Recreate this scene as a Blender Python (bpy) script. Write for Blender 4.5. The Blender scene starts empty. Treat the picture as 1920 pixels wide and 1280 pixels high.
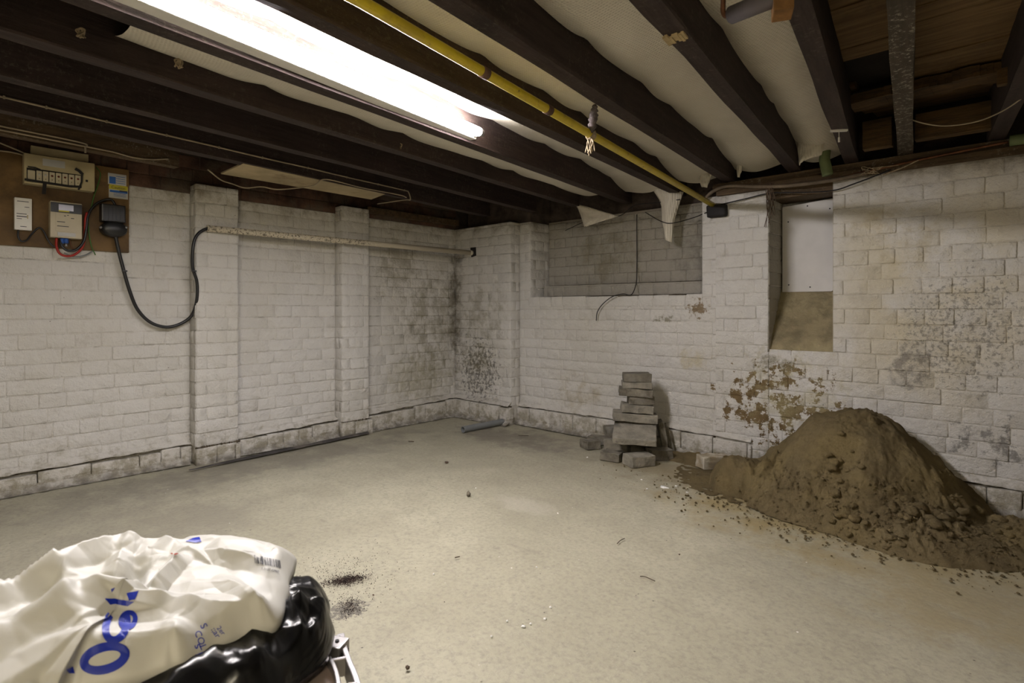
import bpy, bmesh, math, random
from mathutils import Vector, Matrix, noise
from mathutils.bvhtree import BVHTree
random.seed(7)
S = bpy.context.scene
COL = S.collection
# ---------------------------------------------------------------- camera
F_PX, CX, HY, CAM_Z, PHI = 1055.0, 960.0, 580.0, 0.90, math.radians(43.03)
cam = bpy.data.cameras.new('camera'); cam_o = bpy.data.objects.new('camera', cam); COL.objects.link(cam_o)
cam_o.location = (0, 0, CAM_Z); cam_o.rotation_euler = (math.pi/2, 0, PHI)
cam.sensor_width = 36; cam.lens = 36*F_PX/1920; cam.shift_y = -(640-HY)/1920
cam.clip_start = .05; cam.dof.use_dof = True; cam.dof.focus_distance = 3.0; cam.dof.aperture_fstop = 9
S.camera = cam_o
# ---------------------------------------------------------------- world and exposure
w = bpy.data.worlds.new('world'); S.world = w; w.use_nodes = True
w.node_tree.nodes['Background'].inputs[0].default_value = (.9, .92, 1, 1)
w.node_tree.nodes['Background'].inputs[1].default_value = .02
S.view_settings.view_transform = 'Standard'; S.view_settings.look = 'None'
S.view_settings.exposure = 0.06; S.view_settings.gamma = 1; S.view_settings.use_curve_mapping = False
TUBE_L = 230.0          # radiance of the lit fluorescent tube
REAR_L = 165.0          # the second, warmer tube further back in the cellar

# ---------------------------------------------------------------- picture -> world helpers
FW = Vector((-math.sin(PHI), math.cos(PHI), 0)); RT = Vector((math.cos(PHI), math.sin(PHI), 0)); UP = Vector((0, 0, 1))
O = Vector((0, 0, CAM_Z))
def ray(px, py): return FW + RT*((px-CX)/F_PX) + UP*((HY-py)/F_PX)
def on_x(px, py, x): d = ray(px, py); return O + d*(x/d.x)
def on_y(px, py, y): d = ray(px, py); return O + d*(y/d.y)
def on_z(px, py, z): d = ray(px, py); return O + d*((z-CAM_Z)/d.z)
def at_Z(px, py, Z): return O + ray(px, py)*Z

# ---------------------------------------------------------------- object helpers
def meta(o, label=None, cat=None, group=None, kind=None):
    if label: o['label'] = label
    if cat: o['category'] = cat
    if group: o['group'] = group
    if kind: o['kind'] = kind
    return o
def empty(name, loc=(0, 0, 0), label=None, cat=None, group=None, kind=None, parent=None):
    o = bpy.data.objects.new(name, None); COL.objects.link(o); o.location = loc; o.empty_display_size = .05
    if parent: o.parent = parent
    return meta(o, label, cat, group, kind)
def link(name, me, mat=None, parent=None, loc=None, rot=None, label=None, cat=None, group=None, kind=None):
    if mat is not None and not me.materials: me.materials.append(mat)
    o = bpy.data.objects.new(name, me); COL.objects.link(o)
    if loc is not None: o.location = loc
    if rot is not None: o.rotation_euler = rot
    if parent is not None:
        o.parent = parent
        o.matrix_parent_inverse = Matrix.Translation(-parent_world(parent))
    return meta(o, label, cat, group, kind)
def parent_world(p):
    v = Vector(p.location); q = p.parent
    # parents here are only ever translated; children keep world coordinates
    return v if p.matrix_parent_inverse == Matrix.Identity(4) and q is None else v
class MB:
    def __init__(s): s.v = []; s.f = []
    def add(s, vs, fs):
        n = len(s.v); s.v += [tuple(v) for v in vs]; s.f += [tuple(i+n for i in f) for f in fs]
    def box(s, a, b, M=None, bev=0):
        x0, y0, z0 = [min(a[i], b[i]) for i in range(3)]; x1, y1, z1 = [max(a[i], b[i]) for i in range(3)]
        if bev > 0:
            bm = bmesh.new(); bmesh.ops.create_cube(bm, size=1)
            for v in bm.verts: v.co = Vector((x0 if v.co.x < 0 else x1, y0 if v.co.y < 0 else y1, z0 if v.co.z < 0 else z1))
            bmesh.ops.bevel(bm, geom=list(bm.edges), offset=bev, segments=2, affect='EDGES', profile=.6)
            vs = [v.co.copy() for v in bm.verts]; bm.verts.index_update(); fs = [[v.index for v in f.verts] for f in bm.faces]; bm.free()
        else:
            vs = [Vector((x, y, z)) for x in (x0, x1) for y in (y0, y1) for z in (z0, z1)]
            fs = [(0, 1, 3, 2), (4, 6, 7, 5), (0, 4, 5, 1), (2, 3, 7, 6), (0, 2, 6, 4), (1, 5, 7, 3)]
        if M is not None: vs = [M @ v for v in vs]
        s.add(vs, fs); return s
    def tube(s, pts, r, n=8, cap=True, rf=None):
        pts = [Vector(p) for p in pts]; N = len(pts); prev = None; rings = []
        for i, p in enumerate(pts):
            t = (pts[min(i+1, N-1)]-pts[max(i-1, 0)]).normalized()
            if prev is None:
                u = t.orthogonal().normalized()
            else:
                u = (prev - t*prev.dot(t)); u = u.normalized() if u.length > 1e-6 else t.orthogonal().normalized()
            prev = u; v2 = t.cross(u); rr = r if rf is None else r*rf(i/(N-1))
            rings.append([p+(u*math.cos(a)+v2*math.sin(a))*rr for a in [2*math.pi*k/n for k in range(n)]])
        vs = [v for q in rings for v in q]; fs = []
        for i in range(N-1):
            for k in range(n): fs.append((i*n+k, i*n+(k+1) % n, (i+1)*n+(k+1) % n, (i+1)*n+k))
        if cap: fs += [tuple(range(n-1, -1, -1)), tuple(range((N-1)*n, N*n))]
        s.add(vs, fs); return s
    def pipe(s, a, b, ro, ri, n=20):
        a = Vector(a); b = Vector(b); t = (b-a).normalized(); u = t.orthogonal().normalized(); v = t.cross(u); vs = []
        for p, r in ((a, ro), (b, ro), (b, ri), (a, ri)):
            vs += [p+(u*math.cos(2*math.pi*k/n)+v*math.sin(2*math.pi*k/n))*r for k in range(n)]
        fs = [(q*n+k, q*n+(k+1) % n, ((q+1) % 4)*n+(k+1) % n, ((q+1) % 4)*n+k) for q in range(4) for k in range(n)]
        s.add(vs, fs); return s
    def mesh(s, name, smooth=False, jitter=0, jscale=8):
        vs = s.v
        if jitter:
            vs = [tuple(Vector(v)+noise.noise_vector(Vector(v)*jscale)*jitter) for v in vs]
        me = bpy.data.meshes.new(name); me.from_pydata(vs, [], s.f); me.update()
        if smooth: me.polygons.foreach_set('use_smooth', [True]*len(me.polygons))
        return me
    def obj(s, name, mat, parent=None, smooth=False, jitter=0, jscale=8, **k):
        return link(name, s.mesh(name, smooth, jitter, jscale), mat, parent, **k)
def spline(pts, n=8):
    pts = [Vector(p) for p in pts]; P = [pts[0]*2-pts[1]]+pts+[pts[-1]*2-pts[-2]]; out = []
    for i in range(1, len(P)-2):
        a, b, c, d = P[i-1:i+3]
        for k in range(n):
            t = k/n; out.append(.5*((2*b)+(c-a)*t+(2*a-5*b+4*c-d)*t*t+(3*b-a-3*c+d)*t**3))
    out.append(pts[-1]); return out
def grid_mesh(name, nx, ny, fn, smooth=True):
    vs = [tuple(fn(i/nx, j/ny)) for j in range(ny+1) for i in range(nx+1)]
    fs = [(j*(nx+1)+i, j*(nx+1)+i+1, (j+1)*(nx+1)+i+1, (j+1)*(nx+1)+i) for j in range(ny) for i in range(nx)]
    me = bpy.data.meshes.new(name); me.from_pydata(vs, [], fs); me.update()
    if smooth: me.polygons.foreach_set('use_smooth', [True]*len(me.polygons))
    return me
def N3(x, y, z): return noise.noise(Vector((x, y, z)))
def fbm(x, y, z, o=4): return noise.fractal(Vector((x, y, z)), 1.0, 2.0, o)
def smooth01(t): t = max(0, min(1, t)); return t*t*(3-2*t)

# ---------------------------------------------------------------- materials
class NT:
    def __init__(s, name):
        s.m = bpy.data.materials.new(name); s.m.use_nodes = True; s.t = s.m.node_tree; s.n = s.t.nodes; s.b = s.n['Principled BSDF']
        g = s.n.new('ShaderNodeNewGeometry'); s.pos = g.outputs['Position']; s.nrm = g.outputs['Normal']
        s.tc = s.n.new('ShaderNodeTexCoord')
    def l(s, a, b): s.t.links.new(a, b)
    def inp(s, node, i, v):
        if hasattr(v, 'links') or isinstance(v, bpy.types.NodeSocket): s.l(v, node.inputs[i])
        elif v is not None: node.inputs[i].default_value = v
    def math(s, op, a, b=None, c=None, clamp=False):
        n = s.n.new('ShaderNodeMath'); n.operation = op; n.use_clamp = clamp; s.inp(n, 0, a); s.inp(n, 1, b); s.inp(n, 2, c); return n.outputs[0]
    def vmath(s, op, a, b=None):
        n = s.n.new('ShaderNodeVectorMath'); n.operation = op; s.inp(n, 0, a); s.inp(n, 1, b)
        return n.outputs['Value'] if op == 'LENGTH' else n.outputs[0]
    def noise(s, scale, detail=4, rough=.55, vec=None, dist=0):
        n = s.n.new('ShaderNodeTexNoise'); s.inp(n, 'Vector', vec or s.pos); n.inputs['Scale'].default_value = scale
        n.inputs['Detail'].default_value = detail; n.inputs['Roughness'].default_value = rough; n.inputs['Distortion'].default_value = dist; return n.outputs[0]
    def vor(s, scale, vec=None, feat='F1'):
        n = s.n.new('ShaderNodeTexVoronoi'); n.feature = feat; s.inp(n, 'Vector', vec or s.pos); n.inputs['Scale'].default_value = scale; return n.outputs['Distance']
    def rng(s, v, a, b, c=0, d=1, smooth=True):
        n = s.n.new('ShaderNodeMapRange'); n.interpolation_type = 'SMOOTHSTEP' if smooth else 'LINEAR'; s.inp(n, 0, v)
        for i, q in zip((1, 2, 3, 4), (a, b, c, d)): n.inputs[i].default_value = q
        return n.outputs[0]
    def mix(s, f, a, b, mode='MIX'):
        n = s.n.new('ShaderNodeMix'); n.data_type = 'RGBA'; n.blend_type = mode; s.inp(n, 0, f)
        for i, q in ((6, a), (7, b)): s.inp(n, i, q if not isinstance(q, tuple) else (*q[:3], 1))
        return n.outputs[2]
    def blob(s, c, r):
        v = s.vmath('SUBTRACT', s.pos, tuple(c)); v = s.vmath('DIVIDE', v, tuple(r)); return s.rng(s.vmath('LENGTH', v), 1, .15, 0, 1)
    def sep(s, v):
        n = s.n.new('ShaderNodeSeparateXYZ'); s.l(v, n.inputs[0]); return n.outputs
    def bump(s, h, strength=.5, dist=.01, prev=None):
        n = s.n.new('ShaderNodeBump'); n.inputs['Strength'].default_value = strength; n.inputs['Distance'].default_value = dist
        s.l(h, n.inputs['Height'])
        if prev is not None: s.l(prev, n.inputs['Normal'])
        return n.outputs[0]
    def done(s, col, rough=.8, bump=None, spec=.3, metal=0):
        s.inp(s.b, 'Base Color', (*col[:3], 1) if isinstance(col, tuple) else col)
        s.inp(s.b, 'Roughness', rough); s.b.inputs['Specular IOR Level'].default_value = spec; s.b.inputs['Metallic'].default_value = metal
        if bump is not None: s.l(bump, s.b.inputs['Normal'])
        return s.m
def simple(name, col, rough=.7, var=.12, scale=12, bump=.2, bscale=80, bdist=.002, spec=.3, metal=0, col2=None, lo=.45, hi=.62, stretch=None):
    n = NT(name); vec = None
    if stretch:
        mp = n.n.new('ShaderNodeMapping'); n.l(n.tc.outputs['Object'], mp.inputs[0]); mp.inputs['Scale'].default_value = stretch; vec = mp.outputs[0]
    a = n.noise(scale, 5, .6, vec)
    c = n.mix(n.rng(a, .3, .7), tuple(x*(1-var) for x in col), tuple(min(1, x*(1+var)) for x in col))
    if col2: c = n.mix(n.rng(n.noise(scale*.6, 6, .65, vec), lo, hi), c, col2)
    b = n.bump(n.noise(bscale, 5, .6, vec), bump, bdist) if bump else None
    return n.done(c, rough, b, spec, metal)

OLIVE = (.20, .175, .095); BLACK = (.055, .05, .045); BROWN = (.22, .15, .07)
def painted(name, base=(.70, .68, .645), joint=0.0):
    n = NT(name)
    oi = n.n.new('ShaderNodeObjectInfo')
    c = n.mix(n.rng(n.noise(1.3, 4, .6), .35, .7), base, tuple(x*y for x, y in zip(base, (.90, .89, .85))))
    c = n.mix(n.math('MULTIPLY', oi.outputs['Random'], .22), c, tuple(x*.86 for x in base))
    # yellowed paint on the right-hand part of the back wall and beside the flue
    y = n.blob((-.35, 3.3, 1.05), (.75, .5, 1.0))
    c = n.mix(n.math('MULTIPLY', y, n.rng(n.noise(4, 5, .65), .3, .65, .15, .8)), c, (.60, .52, .34))
    # thin broken dirt lines along the bed joints of each brick
    oz = n.math('ABSOLUTE', n.sep(n.tc.outputs['Object'])[2]); ed = n.math('MULTIPLY', n.rng(oz, .0305, .0365), n.math('LESS_THAN', oz, .05))
    dl = n.rng(n.noise(16, 6, .75), .47, .60, 0, .55 if not joint else .8)
    c = n.mix(n.math('MULTIPLY', ed, dl), c, (.30, .27, .22))
    # general grime
    c = n.mix(n.rng(n.noise(7, 8, .75), .52, .80, 0, .50 + joint*.4), c, (.36, .32, .24))
    c = n.mix(n.rng(n.noise(38, 5, .7), .64, .74, 0, .35), c, (.28, .25, .2))
    sp = n.noise(30, 4, .75)
    def stain(c, ctr, rad, col, lo, hi, sc, amt=1.0, det=6):
        m = n.blob(ctr, rad); q = n.noise(sc, det, .72)
        q = n.math('MULTIPLY', n.rng(n.math('ADD', q, n.math('MULTIPLY', m, .34)), lo, hi), n.rng(m, 0, .35))
        return n.mix(n.math('MULTIPLY', q, amt), c, col)
    j = joint
    # damp corner: olive mould on both walls
    c = stain(c, (-3.66, 2.95, .80), (.6, .62, .85), OLIVE, .70-.12*j, .93-.1*j, 9, .55+.3*j)
    c = stain(c, (-3.66, 2.60, 1.25), (.5, .40, .5), OLIVE, .70-.12*j, .93-.1*j, 14, .45+.35*j)
    c = stain(c, (-3.66, 3.22, .9), (.17, .17, 1.1), (.12, .10, .06), .58, .98, 13, .8)
    c = stain(c, (-3.66, 2.85, .35), (.4, .6, .35), (.33, .30, .20), .6, .95, 18, .6)
    c = stain(c, (-3.36, 3.2, .40), (.55, .3, .60), BLACK, .77, .90, 40, .7)
    c = stain(c, (-3.3, 3.2, .9), (.5, .3, .6), OLIVE, .74, .95, 13, .45)
    c = stain(c, (-3.38, 3.2, .50), (.36, .3, .30), OLIVE, .68, .95, 10, .6)
    c = stain(c, (-3.62, 3.2, 1.36), (.22, .22, .16), BLACK, .74, 1.0, 14, .5)
    # lower back wall
    c = stain(c, (-2.45, 3.3, .30), (.45, .3, .28), (.38, .32, .2), .7, .98, 9, .6)
    c = stain(c, (-1.53, 3.3, .90), (.15, .3, .14), BROWN, .74, .84, 26, .9)
    c = stain(c, (-1.75, 3.3, .84), (.22, .3, .07), OLIVE, .76, .88, 22, .7)
    c = stain(c, (-1.55, 3.3, .60), (.2, .3, .12), (.5, .44, .28), .66, .95, 12, .7)
    # flaked paint under the flue
    c = stain(c, (-1.08, 3.3, .36), (.80, .6, .56), (.17, .115, .05), .825, .845, 15, 1, 10)
    c = stain(c, (-.98, 3.3, .45), (.6, .4, .5), (.46, .41, .22), .70, .98, 14, .45)
    c = stain(c, (-1.05, 3.3, .60), (.3, .4, .1), OLIVE, .72, .9, 24, .7)
    c = stain(c, (-.25, 3.3, .80), (.65, .4, .75), (.14, .125, .10), .82, .92, 48, .6, 8)
    c = stain(c, (-.45, 3.3, .62), (.2, .4, .25), (.12, .105, .09), .74, .92, 20, .6, 8)
    c = stain(c, (-.10, 3.3, .30), (.55, .4, .25), BLACK, .79, .92, 24, .6, 8)
    c = stain(c, (-.5, 3.3, 1.30), (.5, .4, .35), (.44, .36, .2), .76, .95, 11, .45)
    c = stain(c, (-2.4, 3.5, 1.3), (.6, .2, .5), OLIVE, .66, .95, 7, .5)
    c = stain(c, (-1.6, 3.5, 1.3), (.35, .2, .5), (.12, .11, .09), .6, 1.0, 8, .6)
    # wall foot
    z = n.sep(n.pos)[2]
    ft = n.rng(z, .34, .03); q = n.noise(13, 7, .72)
    c = n.mix(n.math('MULTIPLY', n.rng(n.math('ADD', q, n.math('MULTIPLY', ft, .26)), .66, .84), n.math('MULTIPLY', ft, .75)), c, (.27, .24, .16))
    c = n.mix(n.math('MULTIPLY', n.rng(z, .05, .0), n.rng(n.noise(20, 5), .35, .6, .3, .9)), c, (.16, .145, .12))
    # patchy darker brown towards the top
    tp = n.rng(z, 1.38, 1.6)
    c = n.mix(n.math('MULTIPLY', n.rng(n.math('ADD', n.noise(9, 6, .7), n.math('MULTIPLY', tp, .25)), .6, .95), tp), c, (.30, .26, .20))
    # small holes and specks
    v = n.vor(9.0); c = n.mix(n.rng(v, .03, .018, 0, .8), c, (.08, .07, .06))
    b = n.bump(n.noise(9, 7, .7), 1.0, .022)
    b = n.bump(n.noise(55, 6, .75), .8, .006, b)
    b = n.bump(n.vor(26), .5, .005, b)
    return n.done(c, .62, b, .35)
PAINT = painted('painted_brick'); PAINT_J = painted('painted_joint', (.66, .635, .59), .8)
PAINT_SHADE = painted('painted_brick_shaded', (.44, .415, .36), .8)  # grimier, darker copy for the recesses, their shade put into the colour
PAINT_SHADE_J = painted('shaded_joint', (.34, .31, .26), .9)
RAW = simple('raw_brick', (.085, .045, .03), .9, .5, 6, .8, 60, .006, col2=(.10, .075, .055))
RAW_J = simple('raw_joint', (.07, .052, .042), .95, .4, 9, .8, 50, .006)
def timber(name, a, b, white=0.0, wood=None):
    n = NT(name)
    mp = n.n.new('ShaderNodeMapping'); n.l(n.tc.outputs['Object'], mp.inputs[0]); mp.inputs['Scale'].default_value = (.8, 9, 9)
    g = n.noise(5, 8, .7, mp.outputs[0]); c = n.mix(n.rng(g, .3, .7), a, b)
    c = n.mix(n.rng(n.noise(3.5, 6, .7), .5, .75, 0, .7), c, tuple(x*.45 for x in a))
    if white: c = n.mix(n.math('MULTIPLY', n.rng(n.noise(60, 6, .8), .54, .62), n.rng(n.noise(3, 3), .42-.08*(white == .8), .58-.04*(white == .8), 0, white)), c, (.42, .38, .30))
    bb = n.bump(n.noise(14, 8, .7, mp.outputs[0]), .7, .004); bb = n.bump(n.noise(70, 4), .4, .002, bb)
    return n.done(c, .72, bb, .3)
JOIST = timber('joist_timber', (.026, .016, .0135), (.052, .034, .029), .10)
JOIST_W = timber('joist_timber_spattered', (.045, .034, .023), (.08, .06, .042), .8)
PLANKM = timber('floorboard_timber', (.13, .075, .028), (.24, .15, .062))
OLDWOOD = timber('wall_plate_timber', (.055, .035, .018), (.13, .085, .045), .4)
ROT = timber('rotten_timber', (.05, .03, .012), (.15, .085, .03))

def concrete():
    n = NT('concrete_floor')
    c = n.mix(n.rng(n.noise(1.1, 5, .6), .3, .7), (.35, .328, .24), (.45, .424, .315))
    c = n.mix(n.rng(n.noise(3.2, 7, .7), .42, .72, 0, .75), c, (.32, .295, .215))
    c = n.mix(n.rng(n.noise(60, 6, .75), .42, .70, 0, .6), c, (.22, .205, .16))
    c = n.mix(n.rng(n.noise(140, 3, .7), .62, .74, 0, .5), c, (.55, .53, .47))
    def st(c, ctr, rad, col, lo, hi, sc, amt):
        m = n.blob(ctr, rad); q = n.noise(sc, 6, .7)
        q = n.math('MULTIPLY', n.rng(n.math('ADD', q, n.math('MULTIPLY', m, .4)), lo, hi), n.rng(m, 0, .3)); return n.mix(n.math('MULTIPLY', q, amt), c, col)
    c = st(c, (-.7, 2.85, 0), (1.15, .95, .3), (.30, .235, .11), .55, .95, 5, .95)
    c = st(c, (-.15, 2.3, 0), (.7, .7, .3), (.31, .255, .14), .6, .95, 6, .7)
    c = st(c, (-1.55, 2.95, 0), (.8, .5, .3), (.24, .20, .12), .6, .95, 6, .8)
    c = st(c, (-2.7, 2.9, 0), (1.0, .45, .3), (.17, .15, .12), .62, .95, 7, .75)
    c = st(c, (-3.3, 1.4, 0), (.5, 2.4, .3), (.19, .175, .14), .62, .98, 6, .7)
    c = st(c, (-2.7, .7, 0), (.9, .9, .3), (.22, .2, .16), .66, .98, 4, .5)
    p = on_z(985, 945, 0); c = st(c, p, (.24, .13, .3), (.52, .49, .40), .45, .95, 6, .45)
    p = on_z(650, 1140, 0); c = st(c, p, (.11, .14, .3), (.10, .09, .08), .78, .86, 90, .8)
    c = n.mix(n.rng(n.noise(9, 8, .78), .56, .72, 0, .55), c, (.24, .22, .165))
    # trodden dirt streaks
    mp = n.n.new('ShaderNodeMapping'); n.l(n.pos, mp.inputs[0]); mp.inputs['Scale'].default_value = (2.2, 9, 1); mp.inputs['Rotation'].default_value = (0, 0, .35)
    c = n.mix(n.rng(n.noise(1.6, 7, .7, mp.outputs[0]), .58, .74, 0, .4), c, (.21, .19, .145))
    v = n.vor(26); c = n.mix(n.math('MULTIPLY', n.rng(v, .09, .06), n.rng(n.noise(5, 2), .55, .6)), c, (.10, .09, .07))
    v = n.vor(17, n.vmath('ADD', n.pos, (3.3, 1.7, 0))); c = n.mix(n.math('MULTIPLY', n.rng(v, .06, .045), n.rng(n.noise(4, 2), .55, .62)), c, (.8, .79, .74))
    b = n.bump(n.noise(3, 5, .6), .35, .03); b = n.bump(n.noise(45, 7, .75), .45, .004, b)
    return n.done(c, n.rng(n.noise(2.5, 4), .3, .7, .42, .62), b, .4)
CONC = concrete()
def sheeting():
    n = NT('insulation_sheet')
    c = n.mix(n.rng(n.noise(2.0, 4), .3, .7), (.64, .585, .475), (.74, .69, .58))
    c = n.mix(n.rng(n.noise(5, 6, .7), .6, .8, 0, .25), c, (.45, .40, .30))
    mp = n.n.new('ShaderNodeMapping'); n.l(n.pos, mp.inputs[0]); mp.inputs['Rotation'].default_value = (0, 0, .14)
    def wv(d, sc):
        q = n.n.new('ShaderNodeTexWave'); q.wave_type = 'BANDS'; q.bands_direction = d; n.l(mp.outputs[0], q.inputs[0]); q.inputs['Scale'].default_value = sc
        q.inputs['Distortion'].default_value = .5; q.inputs['Detail'].default_value = 1; return q.outputs['Fac']
    g = n.math('MULTIPLY', wv('X', 26), wv('Y', 30))
    c = n.mix(n.math('MULTIPLY', g, .22), c, (.50, .455, .36))
    b = n.bump(g, .6, .004); b = n.bump(n.noise(6, 5, .6), .5, .02, b)
    m = n.done(c, .45, b, .4); return m
SHEET = sheeting()
def glow(name, col, st):
    n = NT(name); n.inp(n.b, 'Base Color', (.9, .9, .9, 1)); n.inp(n.b, 'Emission Color', (*col, 1)); n.b.inputs['Emission Strength'].default_value = st; return n.m
TUBE = glow('lit_tube', (1.0, .955, .985), TUBE_L)
TUBE2 = glow('lit_tube_warm', (1.0, .885, .655), REAR_L)
WHITE_P = simple('white_plastic', (.72, .70, .65), .4, .05, 10, .05)
CREAM = simple('cream_plastic', (.44, .37, .225), .45, .08, 10, .05)
METERW = simple('meter_casing', (.50, .44, .32), .45, .06, 10, .05)
BLK = simple('black_plastic', (.012, .012, .013), .38, .2, 10, .1, spec=.5)
BLKM = simple('black_matt', (.02, .018, .018), .75, .3, 10, .3)
RED = simple('red_cable', (.30, .02, .012), .45, .1, 10, 0)
GREEN = simple('green_cable', (.06, .16, .03), .5, .1, 10, 0)
BLUE = simple('blue_terminal', (.03, .09, .32), .4, .1, 10, 0)
CABLE = simple('cream_cable', (.36, .30, .21), .55, .2, 8, .1)
PLY = simple('plywood_board', (.155, .092, .035), .7, .3, 5, .2, 60, .002, col2=(.085, .05, .022))
COND = simple('painted_conduit', (.62, .56, .43), .5, .1, 8, .2)
def conduit_spotted():
    n = NT('speckled_conduit'); m = n.math('MULTIPLY', n.rng(n.noise(70, 4, .8), .52, .58), n.rng(n.sep(n.pos)[1], 2.35, 2.15))
    c = n.mix(m, (.60, .54, .42), (.13, .11, .08)); return n.done(c, .5, n.bump(n.noise(60), .3, .002), .3)
COND_S = conduit_spotted()
def yellow():
    n = NT('yellow_pipe'); c = n.mix(n.rng(n.noise(16, 5, .7), .35, .7), (.55, .42, .02), (.42, .31, .025))
    c = n.mix(n.rng(n.noise(38, 6, .75), .60, .68, 0, .8), c, (.12, .07, .03)); return n.done(c, .4, n.bump(n.noise(40), .2, .001), .5)
YEL = yellow()
BAND = simple('rusty_band', (.10, .055, .035), .7, .4, 20, .3)
GREYP = simple('grey_pvc', (.18, .19, .19), .45, .12, 8, .15)
GREYP2 = simple('grey_lagging', (.13, .115, .125), .7, .1, 8, .2)
COPPER = simple('tarnished_copper', (.16, .07, .035), .5, .4, 20, .2, metal=.6)
RUSTW = simple('rusty_block', (.22, .11, .035), .8, .3, 20, .4, 60, .003)
GREENP = simple('green_clay_pipe', (.17, .21, .095), .55, .15, 12, .3)
STONE = simple('dark_slate', (.15, .135, .105), .85, .35, 14, .9, 45, .008, col2=(.20, .19, .165), lo=.5, hi=.7)
STONE_L = simple('pale_slate', (.25, .23, .185), .85, .25, 14, .9, 45, .008, col2=(.11, .10, .09), lo=.5, hi=.7)
LIMEST = simple('whitewashed_stone', (.50, .46, .38), .8, .2, 10, .8, 30, .008, col2=(.3, .25, .17))
def sandm():
    n = NT('builders_sand')
    c = n.mix(n.rng(n.noise(4, 6, .65), .3, .7), (.19, .145, .075), (.30, .235, .125))
    c = n.mix(n.rng(n.noise(2.2, 4), .5, .68, 0, .6), c, (.36, .275, .125))
    c = n.mix(n.rng(n.noise(30, 6, .7), .5, .75, 0, .5), c, (.12, .083, .045))
    b = n.bump(n.noise(22, 9, .85), 1.0, .03); b = n.bump(n.noise(120, 6, .85), .9, .008, b); return n.done(c, .95, b, .1)
SAND = sandm()
WBAG = NT('white_polythene')
_b = WBAG.bump(WBAG.noise(16, 3, .5, None, .8), .25, .006); _b = WBAG.bump(WBAG.vor(11), .2, .004, _b)
WBAG = WBAG.done((.58, .565, .51), .46, _b, .5); WBAG.node_tree.nodes['Principled BSDF'].inputs['Subsurface Weight'].default_value = .0
BBAG = NT('black_polythene'); _b = BBAG.bump(BBAG.noise(7, 3, .5, None, 1.5), .35, .02)
BBAG = BBAG.done((.006, .006, .0065), .24, _b, .28)
BAGBLUE = simple('blue_print', (.012, .03, .36), .35, .1, 8, 0)
INK = simple('black_print', (.03, .03, .04), .5, .1, 8, 0)
REDP = simple('red_print', (.5, .05, .02), .5, .1, 8, 0)
YLAB = simple('yellow_label', (.50, .44, .04), .5, .05, 8, 0)
BLAB = simple('blue_label', (.03, .12, .42), .5, .05, 8, 0)
WLAB = simple('white_label', (.48, .48, .47), .5, .05, 8, 0)
ALU = simple('brushed_aluminium', (.36, .345, .34), .32, .08, 20, .1, metal=.75)
PINKW = simple('worn_step_top', (.34, .26, .23), .6, .1, 8, .2)
BOARDW = simple('painted_board', (.60, .58, .55), .55, .06, 5, .15, col2=(.42, .38, .3), lo=.62, hi=.85)
PALEB = simple('pale_ceiling_panel', (.46, .37, .22), .7, .2, 5, .3, col2=(.18, .12, .06), lo=.55, hi=.75)
GRIT = simple('dark_grit', (.035, .02, .017), .9, .5, 40, 0)
PAINTW = simple('white_paint_drip', (.8, .79, .75), .5, .03, 8, 0)
CEMENT = simple('rough_cement', (.23, .19, .11), .9, .35, 7, .9, 22, .02, col2=(.33, .28, .16), lo=.45, hi=.65)
CRACK = simple('crack_dark', (.07, .055, .035), .95, .4, 30, .3)  # dark tone for the crack strips, gap shade put into the colour
DARK = simple('dark_void', (.02, .015, .011), .95, .3, 6, .2)
PLAIN = simple('whitewash_wall', (.58, .54, .46), .8, .1, 3, .5, 20, .01, col2=(.42, .38, .3))
STRING = simple('old_string', (.33, .26, .17), .9, .4, 60, .3)
COBW = simple('grey_fluff', (.10, .08, .075), .95, .4, 60, .5)
DIRTW = simple('dirty_black_strip', (.055, .05, .048), .6, .4, 9, .3, col2=(.12, .105, .09))

# ---------------------------------------------------------------- key planes
XL, YB = -3.665, 3.315           # left wall face, back wall face
YC, YR = 3.207, 3.54             # pier in the corner, back of the high recess
ZB, ZT = 1.655, 1.585            # underside of joists, top of the white paint
CZ = 1.84                        # underside of the floor above
X_R, Y_N = 2.3, -2.6

# ---------------------------------------------------------------- bricks
def brick_variants(nom, n, mat, name='brick'):
    out = []
    H = .0375
    for k in range(n):
        r = random.Random(k*31+int(nom*1000))
        def ring(inset, y, jit):
            hx, hz = nom/2-inset, H-inset; c = .0015+r.random()*.0055
            pts = [(-hx+c, -hz), (hx-c, -hz), (hx, -hz+c), (hx, hz-c), (hx-c, hz), (-hx+c, hz), (-hx, hz-c), (-hx, -hz+c)]
            return [(x+r.uniform(-jit, jit), y+r.uniform(-jit, jit)*.6, z+r.uniform(-jit, jit)) for x, z in pts]
        a = ring(.0058, -.0026, .0020); b = ring(.0022, -.0012, .0012); d = ring(.0002, .004, .0); 
        e = ring(.0025, .02, 0)
        vs = a+b+d; fs = [tuple(range(8))]
        for q in range(2):
            for i in range(8): fs.append((q*8+i, (q+1)*8+i, (q+1)*8+(i+1) % 8, q*8+(i+1) % 8))
        me = bpy.data.meshes.new(name); me.from_pydata(vs, [], fs); me.polygons.foreach_set('use_smooth', [True]*len(me.polygons)); me.materials.append(mat); me.update()
        out.append(me)
    return out
BR = {(m.name, L): brick_variants(L, 7, m) for m in (PAINT, PAINT_SHADE, RAW) for L in (.225, .1125)}
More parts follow.
